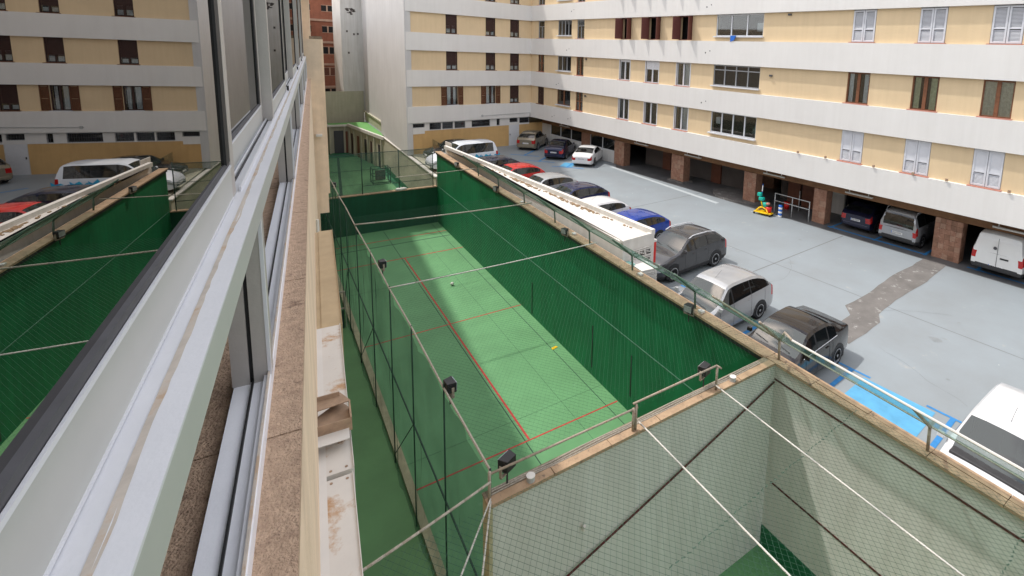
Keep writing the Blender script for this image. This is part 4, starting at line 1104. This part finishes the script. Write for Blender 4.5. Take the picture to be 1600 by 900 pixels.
# folded bracket
b = MB(FF)
th = .006
b.prism([(-.09, 3.50), (-.09, 3.62), (.05, 3.74), (.11, 3.62), (.10, 3.44)], 2.42, 2.426)
b.prism([(-.09, 3.70), (.055, 3.74), (.11, 3.62), (-.09, 3.60)], 2.36, 2.366)
b.box(-.092, .10, 3.44, 3.446, 2.366, 2.45)
b.box(.098, .108, 3.44, 3.62, 2.36, 2.45)
b.box(-.092, .05, 3.70, 3.708, 2.33, 2.426)
ob('folded_bracket', b, 'bracket')
b = MB(FF); b.box(-.085, .09, 3.34, 3.455, 2.43, 2.434); ob('bracket_plate', b, 'white_metal')
b = MB(FF); b.tube((-.055, 9.6, 2.9), (-.055, 9.6, 4.6), .022, 8); ob('downpipe', b, 'white_metal')
# ================================================================== vehicles
def lerp(x, pts):
    if x <= pts[0][0]: return pts[0][1]
    for (a, p), (b_, q) in zip(pts, pts[1:]):
        if x <= b_: return p + (q - p) * (x - a) / (b_ - a)
    return pts[-1][1]
def smooth(x, pts, d=.012):
    return sum(lerp(x + k * d, pts) for k in (-2, -1, 0, 1, 2)) / 5
def car(label, cat, L, Wd, prof, belt, plan, glass, colour, cowl, rf, rr, tb, zlow=.2, wheel=.32, axles=(.19, .79), pillars=(), sidewin=(None, None),
        metal=.35, rails=False, plates=True, rearglass=True, lower=None, tumble=.17, antenna=False, body_roof=None, spokes=7, name='parked_car', skirt=None, plain_side=False, group=None, mirrors=True, moulding=False, rim='rim'):
    """car built by lofting cross-sections from nose (t = 0) to tail (t = 1); nose points along local +x.
    prof: side outline of the centre line, belt: waist height, plan: half width along the length"""
    root = thing(name, label, cat, (0, 0, 0), group)
    mp = paint(name + '_paint', colour, metal)
    hw = Wd / 2
    ts = {0, .004, .015, .035, .07, .11, .15, .2, cowl - .03, cowl, cowl + .015, rf, rf + .02, rr - .02, rr, tb, tb - .012, .965, .985, .996, 1.0}
    for k in range(1, 5): ts.add(cowl + .015 + (rf - cowl - .015) * k / 5)
    for k in range(1, 6): ts.add(rf + .02 + (rr - rf - .04) * k / 6)
    for k in range(1, 4): ts.add(rr + (tb - .012 - rr) * k / 4)
    w0, w1 = sidewin
    w0 = w0 or cowl + .05; w1 = w1 or rr + .03
    ts |= {w0, w1}
    for p in pillars: ts |= {p - .008, p + .008}
    ts = sorted(t for t in ts if 0 <= t <= 1)
    out = [ts[0]]
    for t in ts[1:]:
        if t - out[-1] > .0035: out.append(t)
    ts = out
    rows = []
    for t in ts:
        zt_ = smooth(t, prof) if .01 < t < .99 else lerp(t, prof)
        bt = min(lerp(t, belt), zt_ - .035)
        w_ = hw * lerp(t, plan)
        gh = max(0, zt_ - bt - .05)
        zl = zlow + (.10 * (1 - t / .05) if t < .05 else 0) + (.10 * ((t - .95) / .05) if t > .95 else 0)
        ti = tumble * min(gh, .6) / .55 * hw / .88
        yr = w_ * .93 - ti
        pts = [(w_ * .6, zl), (w_ * .93, zl), (w_ * .985, zl + .07), (w_, zl + .22 * (bt - zl)), (w_ * 1.0, zl + .55 * (bt - zl)), (w_ * .985, zl + .82 * (bt - zl)), (w_ * .955, bt)]
        if gh > .03: pts += [(yr, zt_ - .07 * min(1, gh / .2) - .02), (yr - .07, zt_ - .018), (yr * .5, zt_ + .008), (0, zt_ + .016)]
        else: pts += [(w_ * .90, bt + (zt_ - bt) * .6), (w_ * .80, zt_ - .008), (w_ * .45, zt_ + .008), (0, zt_ + .016)]
        x = L / 2 - t * L
        rows.append([(x, y, z) for y, z in pts])
    NJ = len(rows[0])
    groups = {}
    def put(g, quad): groups.setdefault(g, []).append(quad)
    for i in range(len(ts) - 1):
        t = (ts[i] + ts[i + 1]) / 2
        gh_ = rows[i][10][2] - rows[i][6][2] > .16 and rows[i + 1][10][2] - rows[i + 1][6][2] > .10
        for j in range(NJ - 1):
            g = 'body'
            if j >= 8 and cowl + .004 < t < rf: g = 'windscreen'
            elif j >= 8 and rr + .008 < t < tb and rearglass: g = 'rear_window'
            elif j == 6 and gh_ and w0 < t < w1 and not any(abs(t - p) < .008 for p in pillars) and not plain_side: g = 'side_window'
            elif j == 6 and gh_ and w0 < t < w1 and not plain_side: g = 'window_pillar'
            elif j <= 1: g = 'underskirt'
            elif lower and j == 2: g = 'underskirt'
            elif j in (4,) and t < .075: g = 'headlight'
            elif j in (4, 5) and t > .955 : g = 'tail_light'
            for s_ in (1, -1):
                q = [rows[i][j], rows[i][j + 1], rows[i + 1][j + 1], rows[i + 1][j]]
                q = [(x, y * s_, z) for x, y, z in q]
                if g in ('headlight', 'tail_light', 'side_window', 'window_pillar'): put(g + ('L' if s_ > 0 else 'R'), q)
                else: put(g, q)
    for i, gname in ((0, 'nose'), (len(ts) - 1, 'tail')):
        r_ = rows[i]
        for j in range(NJ - 2):
            a, c = r_[j], r_[j + 1]
            cols = (-1, -.84, .84, 1) if glass.get('tail') == 'narrow' else (-1, -.72, .72, 1)
            for c0, c1 in zip(cols, cols[1:]):
                g = 'body'
                outer = abs(c0 + c1) > 1
                if j <= 1 or (j == 2 and lower): g = 'underskirt'
                if gname == 'nose' and j in (3,) and not outer: g = 'grille'
                if gname == 'nose' and j in (4,) and outer: g = 'headlight' + ('L' if c0 > 0 else 'R')
                if gname == 'tail' and j in (4, 5) and outer: g = 'tail_light' + ('L' if c0 > 0 else 'R')
                if gname == 'tail' and j >= 7 and not outer and rearglass and tb >= .99: g = 'rear_window'
                put(g, [(a[0], a[1] * c0, a[2]), (a[0], a[1] * c1, a[2]), (c[0], c[1] * c1, c[2]), (c[0], c[1] * c0, c[2])])
    mats = {'body': mp, 'windscreen': M['car_screen'], 'rear_window': M['car_glass'], 'side_window': M['car_glass'], 'window_pillar': M['black_plastic'], 'underskirt': M[skirt] if skirt else (M['bumper'] if lower else mp),
            'headlight': M['lamp_clear'], 'tail_light': M['tail'], 'grille': M['black_plastic']}
    bodyo = None
    for g in sorted(groups, key=lambda k: k != 'body'):
        base = g.rstrip('LR') if g[-1] in 'LR' and g[:-1] in mats else g
        b = MB(); idx = {}
        for q in groups[g]:
            f = []
            for p in q:
                kk = tuple(round(c, 4) for c in p)
                if kk not in idx: b.v.append(p); idx[kk] = len(b.v) - 1
                if idx[kk] not in f: f.append(idx[kk])
            if len(f) > 2: b.f.append(f)
        o = b.build(base, mats[base], root, True)
        md = o.modifiers.new('edge', 'EDGE_SPLIT'); md.split_angle = R(38)
        if base == 'body': bodyo = o
    # wheels
    for ti, t in enumerate(axles):
        x = L / 2 - t * L
        for s_ in (1, -1):
            y = s_ * hw * lerp(t, plan)
            arch = MB(); pts = []
            for k in range(17):
                a = math.pi * k / 16; pts.append((x + (wheel + .065) * math.cos(a), wheel + (wheel + .065) * math.sin(a)))
            pts += [(x - wheel - .065, zlow), (x + wheel + .065, zlow)]
            arch.prism(pts, y - s_ * .30, y + s_ * .006, axis=1); arch.build('wheel_arch', M['black_plastic'], root)
            wh = MB(); n = 24
            prof_ = [(.0, -.20), (wheel * .93, -.20), (wheel, -.17), (wheel, -.03), (wheel * .95, .004), (wheel * .69, .012)]
            for (r0, d0), (r1, d1) in zip(prof_, prof_[1:]):
                for k in range(n):
                    a0, a1 = 2 * math.pi * k / n, 2 * math.pi * (k + 1) / n
                    wh.poly([(x + r0 * math.cos(a0), y + s_ * d0, wheel + r0 * math.sin(a0)), (x + r0 * math.cos(a1), y + s_ * d0, wheel + r0 * math.sin(a1)),
                             (x + r1 * math.cos(a1), y + s_ * d1, wheel + r1 * math.sin(a1)), (x + r1 * math.cos(a0), y + s_ * d1, wheel + r1 * math.sin(a0))])
            ty = wh.build('wheel', M['tyre'], root, True)
            rm_ = MB(); rr_ = wheel * .70
            rm_.prism([(x + rr_ * math.cos(2 * math.pi * k / n), wheel + rr_ * math.sin(2 * math.pi * k / n)) for k in range(n)], y - s_ * .05, y - s_ * .035, axis=1)
            rm_.build('rim_back', M['bumper'], ty)
            sp = MB()
            for k in range(n):
                a0, a1 = 2 * math.pi * k / n, 2 * math.pi * (k + 1) / n
                sp.prism([(x + rr_ * math.cos(a0), wheel + rr_ * math.sin(a0)), (x + rr_ * math.cos(a1), wheel + rr_ * math.sin(a1)),
                          (x + rr_ * .88 * math.cos(a1), wheel + rr_ * .88 * math.sin(a1)), (x + rr_ * .88 * math.cos(a0), wheel + rr_ * .88 * math.sin(a0))], y - s_ * .03, y + s_ * .010, axis=1)
            for k in range(spokes):
                a = 2 * math.pi * k / spokes + .2; ca, sa = math.cos(a), math.sin(a)
                q = [(x + ca * rr_ * .9 - sa * .022, wheel + sa * rr_ * .9 + ca * .022), (x + ca * rr_ * .9 + sa * .022, wheel + sa * rr_ * .9 - ca * .022),
                     (x + ca * .03 + sa * .03, wheel + sa * .03 - ca * .03), (x + ca * .03 - sa * .03, wheel + sa * .03 + ca * .03)]
                sp.prism(q, y - s_ * .03, y + s_ * .006, axis=1)
            sp.prism([(x + .05 * math.cos(k), wheel + .05 * math.sin(k)) for k in range(6)], y - s_ * .03, y + s_ * .012, axis=1)
            sp.build('rim', M[rim], ty)
    # mirrors
    if mirrors:
        for s_ in (1, -1):
            x = L / 2 - (cowl + .055) * L; y = s_ * hw * .97; z = lerp(cowl + .05, belt) + .03
            m_ = MB(); m_.prism([(x + .05, z), (x + .03, z + .12), (x - .04, z + .125), (x - .05, z + .01)], y + s_ * .02, y + s_ * .17, axis=1)
            m_.build('mirror', mp, root, bevel=.02)
    # door seams and handles: thin dark lines standing a hair off the body side
    def side_pt(t, f, s_, off=.004):
        zt_ = lerp(t, prof); bt = min(lerp(t, belt), zt_ - .035); z = zlow + f * (bt - zlow)
        wv = hw * lerp(t, plan); k = lerp(f, [(0, .95), (.1, .985), (.22, 1), (.55, 1.0), (.82, .985), (1, .955)])
        return (L / 2 - t * L, s_ * (wv * k + off), z)
    for s_ in (1, -1):
        sm_ = MB()
        for t in [cowl + .075] + list(pillars)[:2] + ([w1 - .06] if len(pillars) > 1 else []):
            pts = [side_pt(t, f, s_, .001) for f in (.08, .22, .4, .55, .82, 1)]
            for p, q in zip(pts, pts[1:]): sm_.tube(p, q, .0045, 4)
        p0, p1 = side_pt(cowl + .075, .08, s_, .001), side_pt((pillars[1] if len(pillars) > 1 else w1) - .02, .08, s_, .001); sm_.tube(p0, p1, .0045, 4)
        sm_.build('door_seam', M['black_plastic'], root)
        if pillars:
            h_ = MB()
            for t in [p - .035 for p in list(pillars)[:2]]:
                a, c = side_pt(t - .018, .84, s_, .012), side_pt(t + .018, .84, s_, .012); h_.tube(a, c, .014, 6)
            h_.build('door_handle', mp, root)
        if moulding:
            b = MB(); P_ = [side_pt(w0 + (w1 - w0) * k / 8, 1.0, s_, .008) for k in range(9)]
            for p, q in zip(P_, P_[1:]): b.tube(p, q, .010, 5)
            b.build('window_trim', M['alu'], root)
        if rails:
            b = MB(); P_ = []
            for k in range(9):
                t = rf + .01 + (rr - rf + .02) * k / 8; z = smooth(t, prof); y = hw * lerp(t, plan) * .93 - tumble * .95
                P_.append((L / 2 - t * L, s_ * (y - .02), z + (.035 if 0 < k < 8 else -.02)))
            for p, q in zip(P_, P_[1:]): b.tube(p, q, .02, 6)
            b.build('roof_rail', M['alu'], root, True)
    zr = lerp(1, belt); xr = -L / 2
    if plates:
        pz = zlow + .42 if not plates == 'low' else zlow + .22
        p_ = MB().box(xr - .012, xr + .002, -.26, .26, pz, pz + .11).build('number_plate', M['plate'], root)
        tx = MB()
        for k in range(7):
            x0 = -.2 + k * .058 + (.02 if k > 3 else 0)
            tx.box(xr - .014, xr - .012, x0, x0 + .012, pz + .025, pz + .085); tx.box(xr - .014, xr - .012, x0, x0 + .036, pz + .025 + .048 * (k % 2), pz + .037 + .048 * (k % 2)); tx.box(xr - .014, xr - .012, x0 + .024, x0 + .036, pz + .03, pz + .085)
        tx.build('plate_lettering', M['plate_text'], p_)
        MB().box(xr - .0135, xr - .0115, .235, .26, pz, pz + .11).build('plate_band', M['blue_plastic'], p_)
        f_ = MB().box(L / 2 - .002, L / 2 + .012, -.26, .26, zlow + .2, zlow + .31).build('number_plate', M['plate'], root)
    bm_ = MB().box(xr - .02, xr + .12, -hw * .80, hw * .80, zlow + .12, zlow + .30).build('rear_bumper', M['bumper'] if lower else mp, root, bevel=.03)
    if antenna:
        MB().tube((L / 2 - (rf + .05) * L, 0, smooth(rf + .05, prof)), (L / 2 - (rf + .13) * L, 0, smooth(rf + .05, prof) + .2), .004, 5).build('antenna', M['black_plastic'], root)
    # wipers, rear view mirror
    wp = MB()
    for s_ in (.5, -.2):
        t0, t1 = cowl + .012, cowl + .03
        wp.tube((L / 2 - t0 * L, s_, smooth(t0, prof) + .025), (L / 2 - t1 * L, s_ - .48, smooth(t1, prof) + .03), .009, 4)
    wp.build('wiper', M['black_plastic'], root)
    # dark cabin floor so that the glass shows an interior, with seats
    x0, x1 = L / 2 - (rf + .04) * L, L / 2 - (rr - .12) * L
    zb = lerp(.5, belt)
    for x in (x0 - .25, x1):
        for y in (-.38, .38):
            MB().box(x - .12, x, y - .24, y + .24, zb - .35, zb + .16).build('seat', M['bumper'], root, bevel=.04); MB().box(x - .1, x - .02, y - .12, y + .12, zb + .17, zb + .3).build('headrest', M['bumper'], root, bevel=.03)
    MB().box(L / 2 - (cowl + .1) * L, L / 2 - (cowl + .0) * L, -hw * .8, hw * .8, zb - .3, zb - .06).build('dashboard', M['bumper'], root, bevel=.04)
    MB().box(-L * .46, L * .40, -hw * .85, hw * .85, zlow + .02, zb - .34).build('cabin_floor', M['black_plastic'], root)
    return root
PLAN = [(0, .70), (.004, .74), (.015, .80), (.035, .87), (.07, .93), (.15, .985), (.3, 1), (.75, 1), (.9, .975), (.965, .92), (.985, .88), (.996, .82), (1, .78)]
PLANH = [(0, .70), (.004, .74), (.015, .80), (.035, .87), (.07, .93), (.15, .985), (.3, 1), (.8, 1), (.93, .985), (.985, .95), (.996, .91), (1, .88)]
PLANV = [(0, .74), (.015, .84), (.05, .93), (.12, .985), (.3, 1), (.9, 1), (.97, .985), (.996, .965), (1, .95)]
def hatch(h, hood=.98, nose=.72, belt0=.96, belt1=1.06):
    prof = [(0, nose - .12), (.02, nose), (.06, nose + .07), (.15, hood - .07), (.27, hood), (.43, h - .035), (.52, h), (.72, h - .02), (.84, h - .10), (.885, h - .20), (.955, belt1 + .02), (.985, belt1 - .08), (1, belt1 - .14)]
    return prof, [(0, nose), (.1, .84), (.27, belt0), (.6, (belt0 + belt1) / 2 + .01), (1, belt1)]
def place(o, x, y, heading, tilt=0):
    o.location = (x, y, 0); o.rotation_euler = (0, 0, R(heading)); return o
T = dict(cowl=.27, rf=.43, rr=.86, tb=.955)
def mk(label, h, colour, x, y, L=4.3, Wd=1.8, heading=180, kw=None, hk=None, cat='car'):
    p, bl = hatch(h, **(hk or {})); a = dict(T); a.update(kw or {})
    return place(car(label, cat, L, Wd, p, bl, a.pop('plan', PLANH), a.pop('glass', {}), colour, group='cars parked in the lot', **a), x, y, heading)
GREY = (0.10, 0.10, 0.107)
# near row, noses to the long court wall
mk('dark grey SUV with silver roof rails parked beside the white store corner', 1.57, (0.060, 0.060, 0.065), 15.62, 14.25, 4.25, 1.84,
   kw=dict(rails=True, lower=True, wheel=.345, pillars=(.50, .68), axles=(.195, .80)), hk=dict(hood=1.06, nose=.78, belt0=1.04, belt1=1.12))
mk('silver people carrier with dark windows between the grey SUV and the black saloon', 1.60, (0.40, 0.405, 0.415), 13.32, 10.35, 4.36, 1.80,
   kw=dict(cowl=.22, rf=.41, rr=.89, tb=.965, pillars=(.46, .68), wheel=.32, axles=(.18, .80), antenna=True), hk=dict(hood=1.0, nose=.75, belt0=.98, belt1=1.1))
sed_p = [(0, .55), (.02, .68), (.06, .75), (.15, .87), (.285, .96), (.43, 1.40), (.52, 1.455), (.66, 1.44), (.72, 1.40), (.855, 1.12), (.93, 1.10), (.975, 1.04), (1, .84)]
sed_b = [(0, .68), (.1, .80), (.28, .93), (.6, .97), (1, 1.02)]
place(car('black brown saloon with chrome window line beside the light blue bay', 'car', 4.25, 1.78, sed_p, sed_b, PLAN, {}, (0.022, 0.018, 0.017), .285, .44, .69, .84, zlow=.19,
          pillars=(.51, .665), sidewin=(None, .77), axles=(.205, .79), spokes=9, moulding=True, metal=.3, group='cars parked in the lot'), 12.92, 7.25, 180)
van_p = [(0, .60), (.02, .82), (.07, .95), (.16, 1.08), (.24, 1.16), (.40, 1.80), (.47, 1.90), (.9, 1.90), (.96, 1.84), (.985, 1.70), (.996, 1.2), (1, 1.0)]
van_b = [(0, .80), (.12, .98), (.24, 1.12), (1, 1.15)]
mk('white car cropped at the lower right with a broad dark windscreen', 1.62, (0.60, 0.605, 0.62), 12.85, 1.85, 4.3, 1.84, 176,
   kw=dict(cowl=.21, rf=.405, rr=.88, tb=.965, pillars=(.48, .68), metal=.0, antenna=True), hk=dict(hood=.95, nose=.78, belt0=.98, belt1=1.1))
mk('bright blue hatchback behind the grey SUV', 1.47, (0.012, 0.055, 0.36), 15.55, 17.55, 4.15, 1.76, kw=dict(pillars=(.50, .68)))
mk('white hatchback with a stubby roof aerial beyond the blue hatchback', 1.48, (0.66, 0.66, 0.67), 15.45, 20.35, 4.1, 1.72, kw=dict(pillars=(.50, .67), metal=.0, antenna=True))
mk('dark blue estate car half hidden behind the white store roof', 1.50, (0.018, 0.025, 0.085), 16.2, 23.3, 4.45, 1.76, kw=dict(pillars=(.48, .66), rr=.88))
mk('silver hatchback between the dark blue car and the red car', 1.48, (0.48, 0.49, 0.50), 16.2, 26.3, 4.25, 1.76, kw=dict(pillars=(.48, .66)))
mk('red hatchback with only its roof and windows above the white store', 1.50, (0.50, 0.02, 0.018), 15.95, 29.6, 4.1, 1.74, kw=dict(pillars=(.48, .66), metal=.0))
mk('dark saloon roof just in front of the white van', 1.42, (0.02, 0.024, 0.05), 15.8, 32.9, 4.5, 1.78, kw=dict(pillars=(.48, .66)))
v = place(car('white minibus with blue printed side near the far ochre wall', 'van', 4.95, 1.92, van_p, van_b, PLANV, {}, (0.66, 0.70, 0.76), .235, .40, .965, .998,
              zlow=.22, wheel=.33, pillars=(.48,), sidewin=(.30, .93), axles=(.17, .80), tumble=.14, metal=.0, name='minibus', rearglass=True), 15.75, 37.0, 180)
b = MB()
for k in range(3):
    x0 = -.2 - k * .75
    pts = [(x0, .60), (x0 - .18, .98 - .06 * k), (x0 - .34, .8), (x0 - .5, 1.08 - .08 * k), (x0 - .72, .86), (x0 - .9, 1.0), (x0 - .85, .45), (x0 - .2, .43)]
    b.prism(pts, .963, .968, axis=1)
b.build('blue_print', M['decal_blue'], v)
mk('dark car at the far end hidden behind the white minibus', 1.46, (0.02, 0.022, 0.024), 16.4, 40.4, 4.2, 1.76, kw=dict(pillars=(.48, .66)))
# far diagonal cars
mk('champagne compact SUV nearest the white door', 1.60, (0.26, 0.225, 0.165), 24.35, 41.3, 3.9, 1.78, 40, kw=dict(wheel=.33, pillars=(.50, .68)), hk=dict(hood=1.05, belt0=1.02, belt1=1.12))
place(car('dark navy saloon between the champagne and the white car', 'car', 4.3, 1.76, sed_p, sed_b, PLAN, {}, (0.012, 0.015, 0.045), .285, .44, .70, .85, zlow=.19,
          pillars=(.51, .665), sidewin=(None, .77), axles=(.205, .79), group='cars parked in the lot'), 24.4, 36.75, 40)
cou_p = [(0, .55), (.02, .66), (.06, .73), (.15, .85), (.30, .92), (.45, 1.34), (.54, 1.385), (.64, 1.37), (.72, 1.31), (.86, 1.03), (.93, 1.0), (.975, .94), (1, .76)]
cou_b = [(0, .66), (.1, .78), (.28, .90), (.6, .93), (1, .95)]
place(car('white coupe parked on blue bay lines by the stone pillar', 'car', 4.45, 1.76, cou_p, cou_b, PLAN, {}, (0.70, 0.70, 0.70), .29, .45, .70, .86, zlow=.18,
          pillars=(.56,), sidewin=(None, .76), axles=(.20, .80), metal=.0, group='cars parked in the lot'), 25.0, 33.5, 38)
# garage cars, tails to the lot
mk('dark navy hatchback in the garage left of the grey van', 1.44, (0.012, 0.014, 0.04), 28.55, 11.75, 4.0, 1.72, 0, kw=dict(pillars=(.50, .68)))
rif_p = [(0, .65), (.02, .85), (.07, .98), (.17, 1.10), (.25, 1.17), (.40, 1.72), (.48, 1.80), (.88, 1.80), (.955, 1.76), (.98, 1.62), (.994, 1.10), (1, .95)]
place(car('silver grey family van with black bumper in the garage bay', 'van', 4.4, 1.85, rif_p, [(0, .82), (.12, 1.0), (.25, 1.12), (1, 1.14)], PLANV, {'tail': 'narrow'}, (0.36, 0.37, 0.39), .245, .41, .95, .996,
          zlow=.24, wheel=.34, pillars=(.47, .72), sidewin=(.31, .93), axles=(.18, .80), tumble=.13, lower=True, rails=True, name='family_van'), 28.35, 9.45, 0)
wv_p = [(0, .65), (.02, .88), (.07, 1.02), (.15, 1.14), (.2, 1.22), (.33, 1.82), (.40, 1.93), (.93, 1.93), (.975, 1.88), (.99, 1.75), (.997, 1.2), (1, 1.1)]
wvan = place(car('white delivery van cropped at the right edge of the garage', 'van', 5.2, 1.95, wv_p, [(0, .85), (.1, 1.05), (.2, 1.18), (1, 1.2)], PLANV, {'tail': 'narrow'}, (0.70, 0.70, 0.69), .195, .34, .97, .998,
          zlow=.26, wheel=.34, pillars=(), sidewin=(.24, .36), axles=(.17, .78), tumble=.10, lower=True, rearglass=False, metal=.0, plates='low', name='delivery_van'), 28.3, 5.15, 0)
b = MB(); b.box(-2.615, -2.605, -.006, .006, .5, 1.8); b.build('door_seam', M['bumper'], wvan)
b = MB(); b.box(-2.63, -2.60, -.42, -.12, .92, .98); b.build('door_handle', M['black_plastic'], wvan)
b = MB(); b.tube((-2.62, .1, 1.35), (-2.60, .1, 1.35), .07, 10); b.build('badge', M['gasket_grey'], wvan)

# ================================================================== small things by the garage
br = thing('barrier_rail', 'grey two rail barrier between the stone pillars', 'barrier', (25.9, 15.1, 0))
for y in (16.35, 15.2, 14.12):
    MB().tube((25.95, y, 0), (25.95, y, 1.18), .028, 8).build('post', M['grey_rail'], br, True)
for z in (1.16, .72): MB().tube((25.95, 16.35, z), (25.95, 14.12, z), .026, 8).build('rail', M['grey_rail'], br, True)
MB().tube((27.4, 15.6, 0), (27.4, 15.6, 1.25), .028, 8).build('post', M['grey_rail'], br, True)
bo = thing('bollard', 'short blue and white striped bollard in front of the barrier', 'bollard', (25.4, 15.6, 0))
for k in range(6): MB().tube((25.4, 15.6, k * .118), (25.4, 15.6, (k + 1) * .118), .115, 14).build('band', M['plate' if k % 2 == 0 else 'blue_plastic'], bo, True)
ct = thing('cleaning_cart', 'yellow cleaning trolley with teal and red buckets and a mop', 'trolley', (25.0, 16.5, 0))
b = MB(); b.prism([(24.7, 16.95), (25.3, 16.75), (25.3, 15.95), (24.9, 15.9), (24.75, 16.3)], .12, .18); b.build('base', M['yellow_plastic'], ct, bevel=.02)
b = MB(); b.path([(24.85, 16.9, .15), (24.95, 16.7, .38), (25.0, 16.55, .42)], .05, 8); b.path([(24.85, 16.0, .12), (24.95, 16.25, .36), (25.0, 16.55, .42), (25.05, 16.7, .8), (25.1, 16.85, 1.02)], .035, 8); b.build('frame', M['yellow_plastic'], ct, True)
for (x, y) in ((24.75, 16.92), (25.25, 16.75), (24.9, 15.95), (25.25, 16.0)): MB().tube((x, y - .03, .06), (x, y + .03, .06), .06, 10).build('castor', M['black_plastic'], ct)
MB().tube((25.12, 16.2, .18), (25.12, 16.2, .5), .15, 12, r2=.19).build('red_bucket', M['red_plastic'], ct, True)
MB().tube((25.1, 16.42, .45), (25.1, 16.42, .72), .13, 12, r2=.17).build('teal_bucket', M['teal_plastic'], ct, True)
MB().box(24.97, 25.23, 16.55, 16.85, .78, .98).build('wringer', M['teal_plastic'], ct, bevel=.04)
MB().box(25.0, 25.2, 16.72, 16.98, 1.0, 1.22).build('teal_box', M['teal_plastic'], ct, bevel=.04)
MB().box(24.98, 25.2, 16.15, 16.35, .62, .74).build('pink_cloth', M['sill_pink'], ct, bevel=.04)
MB().tube((25.15, 16.75, .9), (25.2, 16.75, 1.75), .018, 8).build('mop_handle', M['blue_plastic'], ct)
MB().tube((25.17, 16.75, 1.3), (25.19, 16.75, 1.65), .028, 8).build('mop_grip', M['plate'], ct)
rb = tag(MB().tube((27.2, 16.3, 0), (27.2, 16.3, .42), .14, 12, r2=.18).build('red_bin', M['red_plastic'], smooth=True), 'small red bin inside the garage behind the barrier', 'bin')
for pp_, r0 in ((FA(9.2, 17.6, ZF), .09),):
    b = MB(); x, y, z = pp_
    b.prism([(x, y), (x + .28, y + .05), (x + .24, y + .16), (x + .02, y + .14)], z + .004, z + .02)
    tag(b.build('fallen_leaf', M['yellow_plastic']), 'small orange leaf lying at the foot of the green wall', 'leaf')
